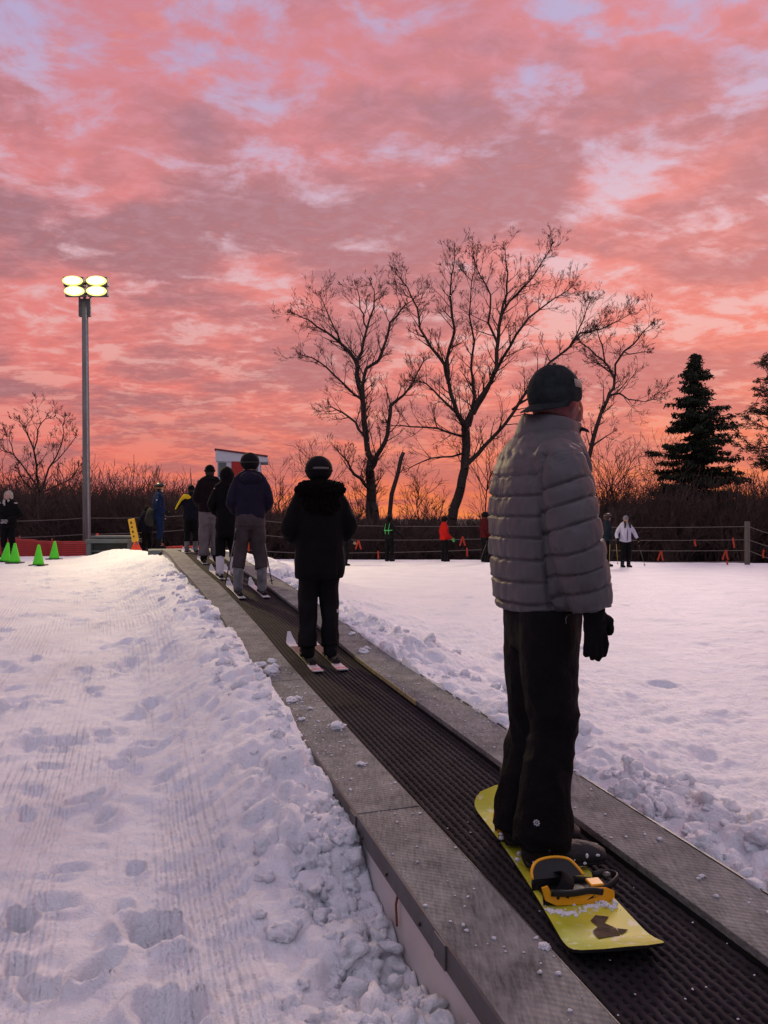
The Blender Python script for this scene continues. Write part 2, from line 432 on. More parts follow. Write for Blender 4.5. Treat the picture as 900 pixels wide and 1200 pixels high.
def snow_mat(groom=True):
    m, nt, b = new_mat('snow')
    b.inputs['Roughness'].default_value = .55; b.inputs['Specular IOR Level'].default_value = .25
    tc = N(nt, 'ShaderNodeTexCoord')
    nz = N(nt, 'ShaderNodeTexNoise', i_Scale=1.4, i_Detail=6, i_Roughness=.6); L(nt, tc.outputs['Object'], nz.inputs['Vector'])
    cr = N(nt, 'ShaderNodeValToRGB'); cr.color_ramp.elements[0].position = .35; cr.color_ramp.elements[1].position = .7
    cr.color_ramp.elements[0].color = (.76, .78, .84, 1); cr.color_ramp.elements[1].color = (.87, .88, .92, 1)
    L(nt, nz.outputs['Fac'], cr.inputs[0]); L(nt, cr.outputs[0], b.inputs['Base Color'])
    f0 = N(nt, 'ShaderNodeTexNoise', i_Scale=11, i_Detail=7, i_Roughness=.68, i_Distortion=.4); L(nt, tc.outputs['Object'], f0.inputs['Vector'])
    b0 = N(nt, 'ShaderNodeBump', i_Strength=.8, i_Distance=.045); L(nt, f0.outputs['Fac'], b0.inputs['Height'])
    f1 = N(nt, 'ShaderNodeTexNoise', i_Scale=55, i_Detail=6, i_Roughness=.7); L(nt, tc.outputs['Object'], f1.inputs['Vector'])
    b1 = N(nt, 'ShaderNodeBump', i_Strength=.7, i_Distance=.014); L(nt, f1.outputs['Fac'], b1.inputs['Height']); L(nt, b0.outputs[0], b1.inputs['Normal'])
    last = b1
    if groom:
        u = N(nt, 'ShaderNodeUVMap'); u.uv_map = 'groom'
        sx = N(nt, 'ShaderNodeSeparateXYZ'); L(nt, u.outputs[0], sx.inputs[0])
        def M(op, a, bb=None, clamp=False):
            n = nt.nodes.new('ShaderNodeMath'); n.operation = op; n.use_clamp = clamp
            for i, v in enumerate((a, bb)):
                if v is None: continue
                if isinstance(v, (int, float)): n.inputs[i].default_value = v
                else: L(nt, v, n.inputs[i])
            return n.outputs[0]
        s = M('SINE', M('MULTIPLY', sx.outputs[0], 2*math.pi/.040))
        mk = N(nt, 'ShaderNodeTexNoise', i_Scale=1.5, i_Detail=6, i_Roughness=.62); 
        mp = N(nt, 'ShaderNodeMapping'); mp.inputs['Scale'].default_value = (1.5, .45, 1); L(nt, u.outputs[0], mp.inputs[0]); L(nt, mp.outputs[0], mk.inputs['Vector'])
        mr = N(nt, 'ShaderNodeMapRange', i_1=.46, i_2=.58); L(nt, mk.outputs['Fac'], mr.inputs[0])
        edge = M('MULTIPLY', M('SUBTRACT', M('ABSOLUTE', sx.outputs[0]), .98), 5.0, True)
        lft = M('MULTIPLY_ADD', M('LESS_THAN', sx.outputs[0], 0), .75); lft.node.inputs[2].default_value = .25
        fade = N(nt, 'ShaderNodeMapRange', i_1=7.0, i_2=13.0, i_3=1.0, i_4=.30); L(nt, sx.outputs[1], fade.inputs[0])
        bq = M('MULTIPLY', M('ADD', sx.outputs[0], 1.22), 4.2); band = M('SUBTRACT', 1.0, M('MULTIPLY', bq, bq), True); bs = M('MULTIPLY', M('SUBTRACT', sx.outputs[1], 3.5), .8); band = M('MULTIPLY', band, M('SUBTRACT', 1.0, M('MULTIPLY', bs, bs), True), True)
        mm = M('MAXIMUM', mr.outputs[0], M('MULTIPLY', band, 1.6, True))
        hgt = M('MULTIPLY', M('MULTIPLY', M('MULTIPLY', M('MULTIPLY', s, mm), edge), lft), fade.outputs[0])
        b2 = N(nt, 'ShaderNodeBump', i_Strength=.8, i_Distance=.0065); L(nt, hgt, b2.inputs['Height']); L(nt, b1.outputs[0], b2.inputs['Normal'])
        last = b2
    L(nt, last.outputs[0], b.inputs['Normal'])
    return m
M_SNOW = snow_mat(); M_SNOWC = snow_mat(False)
g = link('snow_ground', me, M_SNOW); g['kind'] = 'structure'

def ground_z(x, y):
    s = y; 
    for _ in range(12):
        q = (x-float(cx_(s)))/NX; s = y-NY*q
    return float(height(np.array([[s]]), np.array([[q]]), np.array([[x]]), np.array([[y]]))[0, 0])
def on_ground(px, Z):
    x = (px-450)/F*Z; return Vector((x, Z, ground_z(x, Z)))
def lane(s, q, up=0.0):
    """point on the carpet: station s, lateral q, height above belt surface"""
    return Vector((float(cx_(s))+NX*q, s+NY*q, float(zb_(s))+BELT+up))

# ---- forest floor beyond the slope, to the horizon
fx = np.linspace(-400, 400, 90); fy = np.concatenate([np.linspace(32, 100, 60), np.linspace(104, 180, 14)])
FX, FY = np.meshgrid(fx, fy, indexing='ij')
FZ = CZ-np.interp(FY, [32, 50, 80, 100, 130, 180], [3.6, 3.2, 2.8, 3.2, 12, 30])+.5*fbm(FX*.1, FY*.1, 3)
ix = np.arange(FX.size).reshape(FX.shape)
fm = np_mesh('forest_floor', np.stack([FX, FY, FZ], -1).reshape(-1, 3), np.stack([ix[:-1, :-1], ix[1:, :-1], ix[1:, 1:], ix[:-1, 1:]], -1).reshape(-1, 4))
link('forest_floor', fm, mat('leaf_litter', (.018, .012, .010), .95, .5, .4, 0))['kind'] = 'structure'
vf = MB(); vf.add([(-4000, 150, -26), (4000, 150, -26), (4000, 5000, -26), (-4000, 5000, -26)], [(0, 1, 2, 3)])
vf.build('valley_floor', bpy.data.materials['leaf_litter'])['kind'] = 'structure'
# snowfield carrying the sheet on sideways and behind the camera
sheet = MB(); sheet.add([(-400, -300, -1.9), (400, -300, -1.9), (400, 60, -1.9), (-400, 60, -1.9)], [(0, 1, 2, 3)])
sheet.build('snowfield', M_SNOWC)['kind'] = 'structure'

# ------------------------------------------------------------ conveyor lift
M_PLANK, nt, b = new_mat('deck_board')
tc = N(nt, 'ShaderNodeTexCoord')
n1 = N(nt, 'ShaderNodeTexNoise', i_Scale=5, i_Detail=8, i_Roughness=.7); L(nt, tc.outputs['Object'], n1.inputs['Vector'])
mp = N(nt, 'ShaderNodeMapping'); mp.inputs['Rotation'].default_value = (0, 0, R(18.2)); mp.inputs['Scale'].default_value = (60, 9, 60); L(nt, tc.outputs['Object'], mp.inputs[0])
n2 = N(nt, 'ShaderNodeTexNoise', i_Scale=1.6, i_Detail=4, i_Roughness=.6); L(nt, mp.outputs[0], n2.inputs['Vector'])
ad = N(nt, 'ShaderNodeMath', operation='MULTIPLY_ADD'); L(nt, n1.outputs['Fac'], ad.inputs[0]); ad.inputs[1].default_value = .6; 
a2 = N(nt, 'ShaderNodeMath', operation='MULTIPLY'); L(nt, n2.outputs['Fac'], a2.inputs[0]); a2.inputs[1].default_value = .4; L(nt, a2.outputs[0], ad.inputs[2])
cr = N(nt, 'ShaderNodeValToRGB'); cr.color_ramp.elements[0].position = .34; cr.color_ramp.elements[0].color = (.068, .070, .068, 1)
cr.color_ramp.elements[1].position = .68; cr.color_ramp.elements[1].color = (.30, .30, .285, 1)
L(nt, ad.outputs[0], cr.inputs[0]); L(nt, cr.outputs[0], b.inputs['Base Color']); b.inputs['Roughness'].default_value = .85; b.inputs['Specular IOR Level'].default_value = .15
# anti-slip rows
mp2 = N(nt, 'ShaderNodeMapping'); mp2.inputs['Rotation'].default_value = (0, 0, R(18.2)); L(nt, tc.outputs['Object'], mp2.inputs[0])
wv = N(nt, 'ShaderNodeTexWave', i_Scale=14, i_Distortion=.8, i_Detail=1); wv.bands_direction = 'Y'; L(nt, mp2.outputs[0], wv.inputs['Vector'])
bp0 = N(nt, 'ShaderNodeBump', i_Strength=.35, i_Distance=.004); L(nt, wv.outputs['Fac'], bp0.inputs['Height'])
n3 = N(nt, 'ShaderNodeTexNoise', i_Scale=120, i_Detail=4); L(nt, tc.outputs['Object'], n3.inputs['Vector'])
bp = N(nt, 'ShaderNodeBump', i_Strength=.6, i_Distance=.004); L(nt, n3.outputs['Fac'], bp.inputs['Height']); L(nt, bp0.outputs[0], bp.inputs['Normal']); L(nt, bp.outputs[0], b.inputs['Normal'])
M_RUB = mat('black_rubber', (.027, .0225, .026), .8, .35, 6, .2, 90, spec=.06)
M_RUBD = mat('dark_rubber', (.004, .0035, .004), .7, .3, 6, 0)
M_GALV = mat('galvanised_steel', (.17, .18, .20), .5, .3, 9, .1, 40, metal=.5, dirt=(.10, .085, .07))
M_WHITE = mat('weathered_white_panel', (.62, .60, .62), .6, .12, 3, .1, 20, dirt=(.5, .45, .42))
M_BLACK = mat('black_steel', (.012, .012, .013), .5, .2, 6)
M_RUST = mat('rust', (.16, .05, .03), .8, .3, 20)

lift = empty('conveyor_lift', lane(2, 0), label='long ribbed black conveyor belt lift between grey deck boards climbing the snow slope', cat='ski lift')
base = Vector(lift.location)
def rel(p): return Vector(p)-base
st = np.concatenate([np.arange(-3.5, 1.9, .1), np.arange(1.9, END, .016)])
# belt bed
V = []; 
zz = zb_(st)+BELT
bed = np.stack([np.stack([cx_(st)+NX*q-base.x, st+NY*q-base.y, zz-.008-base.z], -1) for q in (-BW, BW)], 1).reshape(-1, 3)
i = np.arange(len(st)-1)*2
link('belt', np_mesh('belt', bed, np.stack([i, i+1, i+3, i+2], -1)), M_RUBD, lift)
# ribs
nrib = 17; pitch = 2*BW/nrib; Vs = []; Fs = []; off = 0
for r in range(nrib):
    qc = -BW+pitch*(r+.5)
    ph = (st/.064) % 1; tri = np.abs(ph-.5)*4-1
    tri = np.clip(tri*1.9, -1, 1)
    qz = qc+tri*.0026*(1 if r % 2 else -1)
    hw = .0088
    prof = [(-hw-.002, -.008), (-hw, 0.0), (hw, 0.0), (hw+.002, -.008)]
    A = np.stack([np.stack([cx_(st)+NX*(qz+dq)-base.x, st+NY*(qz+dq)-base.y, zz+dz-base.z], -1) for dq, dz in prof], 1)
    Vs.append(A.reshape(-1, 3)); k = off+np.arange(len(st)-1)[:, None]*4+np.arange(3)[None, :]
    Fs.append(np.stack([k, k+1, k+5, k+4], -1).reshape(-1, 4)); off += len(st)*4
bars = MB()
for r in range(nrib-1):
    qc = -BW+pitch*(r+1)
    for kk in range(int((5.2-1.9)/.032)):
        s_ = 1.9+.032*kk+(.016 if r % 2 else 0); z_ = float(zb_(s_))+BELT
        c_ = np.array([float(cx_(s_))-base.x, s_-base.y, z_-base.z])
        V4 = []
        for dq, ds, dz in ((-.010, -.0045, -.0026), (.010, -.0045, -.0026), (.010, .0045, -.0026), (-.010, .0045, -.0026), (-.010, -.0065, -.0085), (.010, -.0065, -.0085)):
            V4.append((c_[0]+NX*(qc+dq)-.312*ds, c_[1]+NY*(qc+dq)+.95*ds, c_[2]+dz))
        bars.add(V4, [(0, 1, 2, 3), (4, 5, 1, 0)])
nb_ = len(bars.v); A_ = np.array(bars.v)
Vs.append(A_); Fs.append(np.array(bars.f)+off)
rb = link('belt_tread', np_mesh('belt_tread', np.concatenate(Vs), np.concatenate(Fs)), M_RUB, lift, smooth=False)
# decks: planks 2.3 m long on both sides
def strip(s0, s1, q0, q1, ztop, zbot, m=None, ds=.12, name='deck_board', mt=M_PLANK, jitter=0):
    n = max(2, int((s1-s0)/ds)+1); ss = np.linspace(s0, s1, n); V = []
    for s_ in ss:
        z = float(zb_(s_))
        for q, dz in ((q0, zbot), (q0, ztop), (q1, ztop), (q1, zbot)):
            V.append(rel((float(cx_(s_))+NX*q, s_+NY*q, z+dz)))
    Fc = []
    for i in range(n-1):
        for k in range(4):
            k2 = (k+1) % 4; Fc.append((i*4+k, (i+1)*4+k, (i+1)*4+k2, i*4+k2))
    Fc.append((0, 1, 2, 3)); Fc.append(((n-1)*4+3, (n-1)*4+2, (n-1)*4+1, (n-1)*4))
    return MB().add(V, Fc)
for side in (-1, 1):
    s0 = 3.47-2.28*3 if side < 0 else 4.3-2.28*3
    while s0 < END:
        s1 = min(s0+2.28, END)
        if s1-s0 > .3:
            dz = random.uniform(-.002, .002)
            strip(max(s0, -3.5), s1-.006, side*(BW+.004), side*EW, dz, -.03+dz).build('deck_board', M_PLANK, lift, bevel=.003)
        s0 = s1
        if s0 >= END: break
    # metal edge angle, side skirt, belt channel wall
    strip(-3.5, END, side*(EW+.001), side*(EW+.011), .004, -.075).build('edge_rail', M_GALV, lift)
    strip(-3.5, END, side*(EW-.02), side*(EW-.006), -.032, -.75).build('side_panel', M_WHITE, lift)
    strip(-3.5, END, side*(BW+.0045), side*(BW+.012), -.031, -.12).build('channel_wall', M_BLACK, lift)
# bright wear strip along the left belt edge
strip(-3.5, END, -(BW+.0035), -(BW-.001), -.002, -.03).build('channel_lip', M_GALV, lift)
strip(5.0, 6.4, BW-.001, BW+.0035, -.001, -.03).build('channel_lip', mat('worn_yellow_edge', (.35, .30, .14), .5, .4, 30), lift)
# joint plate, bolts and rusty straps on the near side
for s_ in (3.47+.01, 3.47+2.28, 2.55):
    c = rel((float(cx_(s_))-NX*(EW+.014), s_-NY*(EW+.014), float(zb_(s_))-.036))
    MB().box(c, (.008, .09, .078), rz=-TH).build('joint_plate', M_GALV, lift, bevel=.002)
for s_ in (2.1, 2.72, 3.05, 3.35, 3.8):
    c = rel((float(cx_(s_))-NX*(EW+.013), s_-NY*(EW+.013), float(zb_(s_))-.05))
    MB().ell(c, (.006, .007, .007), 8, 6).build('bolt', M_BLACK, lift)
for s_ in (2.95, 3.6):
    c = rel((float(cx_(s_))-NX*(EW+.004), s_-NY*(EW+.004), float(zb_(s_))-.13))
    MB().tube([c+Vector((0, 0, .06)), c+Vector((-.008, .0, .02)), c+Vector((-.004, .006, -.06))], .005, 6).build('strap_hook', M_RUST, lift)
# top end: grey return housing and black hook
pe = lane(END+.35, -.25)
hz = float(zb_(END))-base.z
MB().box((pe.x-base.x, pe.y-base.y, hz-.09), (1.25, .7, .16), rz=-TH+R(-2)).build('return_housing', mat('grey_painted_housing', (.12, .14, .14), .6, .2, 4), lift, bevel=.01)
hk = lane(END-.5, -EW-.05)
MB().tube([rel(hk)+Vector(v) for v in ((0, 0, .0), (-.02, 0, -.06), (-.02, .02, -.16), (.03, 0, -.2))], [.03, .035, .03, .02], 8).build('stop_hook', M_BLACK, lift, smooth=True)

# snow crumbs on the boards: blown snow nobody could count
cr_v, cr_f = [], []
crumb = MB()
def add_crumb(s_, q, r, flat=.6, up=.001):
    z = float(zb_(s_)); c = Vector((float(cx_(s_))+NX*q, s_+NY*q, z+up+r*flat*.4))
    V, Fs = ellipsoid((0, 0, 0), (r, r*random.uniform(.6, 1), r*flat), 22 if r > .015 else 6, 14 if r > .015 else 4)
    o3 = Vector((random.random()*50, 0, 0))
    V = [c+v*(1+.6*mnoise.noise(v/r*1.1+o3)+.45*mnoise.noise(v/r*2.6+o3)+.2*mnoise.noise(v/r*5+o3)) for v in V]; crumb.add(V, Fs)
for i in range(420):
    s_ = random.choice([random.uniform(1.9, 4), random.uniform(4, 6.2), random.uniform(4.2, 5.4), random.uniform(4, 10)])
    add_crumb(s_, random.choice([-1, -1, 1])*random.uniform(BW+.01, EW-.01), random.choice([.003, .004, .005, .007])*random.uniform(.7, 1.3))
for i in range(30):
    add_crumb(random.uniform(2, 3.4), random.uniform(-BW, BW), random.uniform(.002, .005), up=BELT)
for s_, q, r in ((4.6, -.35, .04), (4.0, -.4, .02), (5.95, -.50, .06), (6.1, -.46, .045), (6.2, -.54, .05), (5.2, -.5, .04), (5.25, -.45, .025), (6.35, -.42, .035), (2.42, -.31, .016), (2.3, -.34, .01),
                 (2.62, .45, .014), (2.5, .40, .01), (2.9, .5, .012), (4.8, -.52, .02), (5.0, -.42, .016), (7.2, .5, .03), (6.5, .4, .04), (6.6, .46, .03)):
    add_crumb(s_, q, r)
crumb.build('snow_crumbs', M_SNOWC, smooth=True)['kind'] = 'stuff'
# broken snow blocks thrown up along both banks
ck = MB(); random.seed(44)
for i in range(1000):
    sd = random.choice((-1, -1, 1)); s_ = random.uniform(1.6, 3.6) if random.random() < .35 else 1.6+11*random.random()**1.5
    e_ = abs(random.gauss(.0, .18))+.03 if sd < 0 else abs(random.gauss(.12, .28))+.05
    if sd < 0 and s_ > 3.8 and random.random() < .5: continue
    q_ = sd*(EW+e_); x_ = float(cx_(s_))+NX*q_; y_ = s_+NY*q_
    r_ = random.choice((.012, .016, .022, .028, .036, .055))*random.uniform(.7, 1.3)
    if r_ > e_+.01: r_ = e_
    z_ = ground_z(x_, y_); o3 = Vector((random.random()*90, 0, 0)); Mr = Matrix.Rotation(random.uniform(0, 6), 3, Vector((random.random(), random.random(), random.random())).normalized())
    V, Fs = ellipsoid((0, 0, 0), (r_, r_*random.uniform(.6, 1), r_*random.uniform(.55, .9)), 18 if r_ > .02 else 9, 12 if r_ > .02 else 6)
    ck.add([Mr @ (v*(1+.75*mnoise.noise(v/r_*1.0+o3)+.5*mnoise.noise(v/r_*2.4+o3)+.2*mnoise.noise(v/r_*5+o3)))+Vector((x_, y_, z_-r_*.18)) for v in V], Fs)
ck.build('snow_chunks', M_SNOWC, smooth=True)['kind'] = 'stuff'
# ------------------------------------------------------------ people
M_SKIN = mat('skin', (.42, .24, .18), .5, .1, 10)
def cloth(name, col, var=.18, rough=.85, bump=.25, bs=45, **k): return mat(name, col, rough, var, 7, bump, bs, sheen=k.pop('sheen', 0), spec=k.pop('spec', .10), **k)
M_BLK = cloth('black_cloth', (.005, .005, .006), .3)
M_BLK2 = cloth('charcoal_cloth', (.008, .0075, .009), .3)
M_GLV = cloth('black_glove', (.004, .004, .005), .3)
M_HAIR = mat('dark_hair', (.02, .013, .009), .7, .3, 60)
M_EYE = mat('eye', (.02, .015, .012), .2, .1, 5)

def wrinkle(amp, sc=9, zs=.6):
    def f(co, no):
        return np.array([amp*mnoise.noise(Vector((p[0]*sc, p[1]*sc, p[2]*sc*zs))) + amp*.5*mnoise.noise(Vector((p[0]*sc*2.3+5, p[1]*sc*2.3, p[2]*sc*1.4))) for p in co])
    return f

def head_pieces(mb, hc, k=1.0, yaw=0.0):
    Mz = Matrix.Rotation(-yaw, 3, 'Z')
    def q(x, y, z): return Vector(hc)+Mz @ Vector((x*k, y*k, z*k))
    mb.ell(hc, (.076*k, .094*k, .108*k), 20, 14, Mz)
    mb.ell(q(0, .022, -.062), (.056*k, .068*k, .055*k), 16, 10, Mz)          # jaw
    mb.tube([q(0, .085, .018), q(0, .108, -.018), q(0, .090, -.028)], [.009*k, .014*k, .011*k], 8)   # nose
    mb.ell(q(0, .084, -.048), (.024*k, .010*k, .007*k), 10, 6, Mz)     # mouth
    mb.ell(q(0, .080, -.082), (.022*k, .018*k, .016*k), 10, 6, Mz)     # chin
    mb.ell(q(0, .078, .034), (.050*k, .014*k, .010*k), 10, 6, Mz)      # brow
    for s in (-1, 1):
        mb.ell(q(s*.077, -.004, -.008), (.010*k, .020*k, .031*k), 10, 8, Mz)  # ear
        mb.ell(q(s*.043, .062, -.022), (.022*k, .022*k, .020*k), 10, 8, Mz)   # cheek
    return q

def hand(mb, w, d, side, k=1.0, curl=.5, fwd=Vector((0, 1, 0)), r=.0095):
    """w wrist point, d direction the fingers point (unit), fwd = thumb side"""
    d = Vector(d).normalized(); f = (Vector(fwd)-d*Vector(fwd).dot(d)).normalized(); n = d.cross(f)*(-side)  # towards the body
    M3 = Matrix((f, n, d)).transposed()
    mb.ell(w+d*.045*k, (.042*k, .019*k, .055*k), 14, 10, M3)
    mb.tube([w-d*.03*k, w+d*.03*k], [.029*k, .026*k], 10)
    for i, (off, ln) in enumerate(((.030, .072), (.011, .082), (-.009, .076), (-.028, .060))):
        b = w+d*.082*k+f*off*k
        p1 = b+(d+n*.25*curl).normalized()*ln*.45*k+f*off*.15*k
        p2 = p1+(d+n*.9*curl).normalized()*ln*.32*k
        p3 = p2+(d+n*1.8*curl).normalized()*ln*.25*k
        mb.tube([w+d*.05*k+f*off*.8*k, b, p1, p2, p3], [r*k*1.05, r*k*1.05, r*k, r*k*.92, r*k*.75], 8)
    t0 = w+d*.02*k+f*.030*k; t1 = t0+(d*.55+f*.8).normalized()*.032*k; t2 = t1+(d*.9+f*.25+n*.3).normalized()*.030*k; t3 = t2+(d+n*.4).normalized()*.022*k
    mb.tube([t0, t1, t2, t3], [r*k*1.3, r*k*1.2, r*k*1.05, r*k*.85], 8)

def smooth_pts(pts, rad, n=5):
    """densify polyline with catmull-rom"""
    P_ = [Vector(p) for p in pts]; out = []; ro = []
    ex = [P_[0]*2-P_[1]]+P_+[P_[-1]*2-P_[-2]]
    for i in range(len(P_)-1):
        a, b, c, d = ex[i:i+4]
        for j in range(n):
            t = j/n
            out.append(.5*((2*b)+(c-a)*t+(2*a-5*b+4*c-d)*t*t+(3*b-a-3*c+d)*t**3))
            ra = rad[i] if not isinstance(rad[i], tuple) else np.array(rad[i]); rb_ = rad[i+1] if not isinstance(rad[i+1], tuple) else np.array(rad[i+1])
            r = ra*(1-t)+rb_*t; ro.append(tuple(r) if isinstance(r, np.ndarray) else r)
    out.append(P_[-1]); ro.append(rad[-1]); return out, ro

def person(loc, az, H, label, group=None, jacket=M_BLK, pants=M_BLK, boots=M_BLK2, gloves=M_GLV, head='helmet', headmat=None,
           hem=.86, puff=1.0, stance=.11, arms=None, voxel=.016, yaw=0.0, face=False, boot_h=.30, baggy=1.0, extra=None, arm_r=1.0, lean=0.0):
    k = H/1.75
    t = empty('person', loc, -az, label, 'person', group)
    S3 = lambda x, y, z: Vector((x*k, y*k, z*k))
    arms = arms or {}
    sh = {s: S3(s*.172, -.01+lean, 1.41) for s in (-1, 1)}
    el = {s: S3(*(arms.get(('e', s)) or (s*.265, -.03, 1.14))) for s in (-1, 1)}
    wr = {s: S3(*(arms.get(('w', s)) or (s*.27, .10, .92))) for s in (-1, 1)}
    hip = {s: S3(s*.085, 0, .90) for s in (-1, 1)}
    kn = {s: S3(s*(stance*.5+.045), .045, .50) for s in (-1, 1)}
    an = {s: S3(s*stance, 0, .10) for s in (-1, 1)}
    hc = S3(0, .025+lean*1.3, 1.625)
    # body
    b = MB()
    hq = head_pieces(b, hc, k, yaw)
    b.tube([S3(0, -.01+lean, 1.40), S3(0, .0+lean, 1.58)], [.058*k, .052*k], 12)
    V, Fs = rings_loft([(.86*k, .13*k, .09*k, 0, 0), (1.0*k, .13*k, .09*k, 0, 0), (1.25*k, .15*k, .10*k, 0, lean*.6*k), (1.40*k, .16*k, .08*k, 0, lean*k), (1.46*k, .08*k, .06*k, 0, lean*k)]); b.add(V, Fs)
    hd = {}
    for s in (-1, 1):
        b.tube([sh[s]*1.0, el[s], wr[s]], [.045*k, .036*k, .026*k], 10)
        b.tube([hip[s], kn[s], an[s]], [.075*k, .05*k, .036*k], 10)
        b.tube([an[s]+Vector((0, -.03, -.03)), an[s]+Vector((s*.01, .13*k, -.055*k))], [.032*k, .028*k], 8)
        d = (wr[s]-el[s]).normalized(); hd[s] = d
        hand(b, wr[s], d, s, k, .5, (0, 1, 0.2), .009 if voxel < .01 else .011)
    body = link('body', fuse(b, voxel*.7, 2, name='body'), M_SKIN, t)
    if face:
        e = MB()
        for s in (-1, 1): MB().ell(hq(s*.031, .083, .006), (.011*k, .007*k, .007*k), 8, 6).build('eye', M_EYE, body, True)
    # gloves
    for s in (-1, 1):
        gm = MB(); hand(gm, wr[s]-hd[s]*.004, hd[s], s, k*1.18, .5, (0, 1, .2), .0115)
        gm.tube([wr[s]-hd[s]*.05*k, wr[s]+hd[s]*.02*k], [.044*k, .040*k], 12)
        link('glove', fuse(gm, min(voxel*.6, .009), 1, name='glove'), gloves, t)
    # trousers
    p = MB()
    V, Fs = rings_loft([(.80*k, .150*k, .115*k, 0, 0), (.90*k, .170*k, .125*k, 0, 0), (1.02*k, .155*k, .12*k, 0, 0)]); p.add(V, Fs)
    for s in (-1, 1):
        ank = an[s]+Vector((0, 0, (boot_h-.13)*k if boot_h > .2 else .0))
        pts, rr = smooth_pts([hip[s]+Vector((0, 0, .02)), (hip[s]+kn[s])/2, kn[s], (kn[s]+ank)/2, ank], [.105*k*baggy, .098*k*baggy, .084*k*baggy, .078*k*baggy, .082*k*baggy], 4)
        p.tube(pts, rr, 16)
    link('trousers', fuse(p, voxel, 2, wrinkle(.016*k), 'trousers'), pants, t)
    # boots
    for s in (-1, 1):
        f = MB(); a = an[s]
        f.tube([Vector((a.x, a.y-.01, .05*k)), Vector((a.x, a.y+.0, .16*k)), Vector((a.x, a.y+.02*k, (boot_h+.03)*k))], [.062*k, .066*k, .070*k], 14)
        f.tube([Vector((a.x, a.y-.07*k, .045*k)), Vector((a.x, a.y+.06*k, .052*k)), Vector((a.x+s*.01, a.y+.185*k, .040*k))], [(.052*k, .045*k), (.055*k, .050*k), (.045*k, .036*k)], 14, flat=(1, 0, 0))
        bo = link('boot', fuse(f, min(voxel, .012), 2, name='boot'), boots, t)
        if boot_h > .25:
            for zz_, yy in ((.10, .07), (.17, .075), (.24, .085)):
                c = MB(); c.tube([Vector((a.x-.05*k, a.y+yy*k*.5, zz_*k)), Vector((a.x, a.y+yy*k, zz_*k)), Vector((a.x+.05*k, a.y+yy*k*.5, zz_*k))], .008*k, 6)
                c.build('buckle', M_GALV, bo, True)
    # jacket
    j = MB(); P1 = puff
    rg = [(hem*k, .185*P1, .135*P1, 0, 0), ((hem+.05)*k, .195*P1, .145*P1, 0, 0), (1.06*k, .185*P1, .138*P1, 0, lean*.3), (1.20*k, .198*P1, .145*P1, 0, lean*.5), (1.34*k, .205*P1, .138*P1, 0, lean*.9), (1.42*k, .185*P1, .118*P1, 0, lean), (1.475*k, .105*P1, .095*P1, 0, .0+lean), (1.565*k, .080, .085, 0, .012+lean)]
    V, Fs = rings_loft([(z, a*k, b_*k, x, y) for z, a, b_, x, y in rg], 24); j.add(V, Fs)
    ar = arm_r*P1
    for s in (-1, 1):
        pts, rr = smooth_pts([sh[s]+Vector((-s*.03, 0, .0)), sh[s]*.55+el[s]*.45, el[s], wr[s]-hd[s]*.0], [.074*k*ar, .070*k*ar, .064*k*ar, .052*k*ar], 5)
        j.tube(pts, rr, 16)
        j.tube([S3(0, -.01+lean, 1.50), S3(s*.09, -.01+lean, 1.475), sh[s]+Vector((-s*.01, 0, .0))], [.072*k*P1, .072*k*P1, .074*k*P1], 14)
    jk = link('jacket', fuse(j, voxel, 3, wrinkle(.014*k, 8), 'jacket'), jacket, t)
    # headgear
    hm = headmat or M_BLK2
    if head == 'helmet':
        o = MB(); Mz = Matrix.Rotation(-yaw, 3, 'Z'); V, Fs = ellipsoid((0, 0, 0), (.122, .143, .120), 28, 20)
        V = [Vector((v.x, (.05 if v.y > .05 and v.z < .012 else v.y), max(v.z, -.100-.012*(v.y < 0)))) for v in V]
        o.add([hc+Mz @ (v*k)+Vector((0, 0, .042*k)) for v in V], Fs)
        h = o.build('helmet', hm, t, True)
        s_ = MB(); pts = [hc+Mz @ Vector((.123*k*math.cos(a), .144*k*math.sin(a)-.001, .030*k)) for a in np.linspace(0, 2*math.pi, 29)]
        s_.tube(pts, (.010*k, .003*k), 6, flat=(0, 0, 1), cap=False); s_.build('goggle_strap', M_BLK2 if voxel < .011 else (M_GREYP2 if voxel < .013 else M_BLK), h, True)
        v_ = MB()
        for i in range(5): v_.ell(hc+Mz @ Vector(((i-2)*.028*k, (.118-.006*abs(i-2))*k, .005*k)), (.024*k, .016*k, .028*k), 10, 8)
        link('goggles', fuse(v_, .008, 1), mat_vis, t)
    elif head == 'beanie':
        o = MB(); V, Fs = ellipsoid((0, 0, 0), (.092, .108, .10), 24, 16)
        V = [Vector((v.x, v.y, max(v.z, -.028))) for v in V]
        o.add([hc+v*k+Vector((0, -.006*k, .040*k)) for v in V], Fs); h = o.build('beanie', hm, t, True)
        c = MB(); c.tube([hc+Vector((.094*k*math.cos(a), .109*k*math.sin(a)-.006*k, .026*k)) for a in np.linspace(0, 2*math.pi, 25)], (.020*k, .008*k), 8, flat=(0, 0, 1), cap=False); c.build('cuff', hm, h, True)
        hr = MB(); V, Fs = ellipsoid((0, 0, 0), (.083, .10, .10), 18, 12); V = [Vector((v.x, min(v.y, .02), v.z)) for v in V]
        hr.add([hc+v*k+Vector((0, -.008*k, -.012*k)) for v in V], Fs); hr.build('hair', M_HAIR, t, True)
    elif head == 'hood':
        o = MB(); V, Fs = ellipsoid((0, 0, 0), (.118, .135, .15), 28, 20)
        V = [Vector((v.x, (.045+.02*v.z if v.y > .045 else v.y), v.z)) for v in V]
        if face:
            V = [Vector((v.x*(.82 if v.y > .03 else 1), v.y, v.z)) for v in V]
        o.add([hc+v*k+Vector((0, -.012*k, .0)) for v in V], Fs)
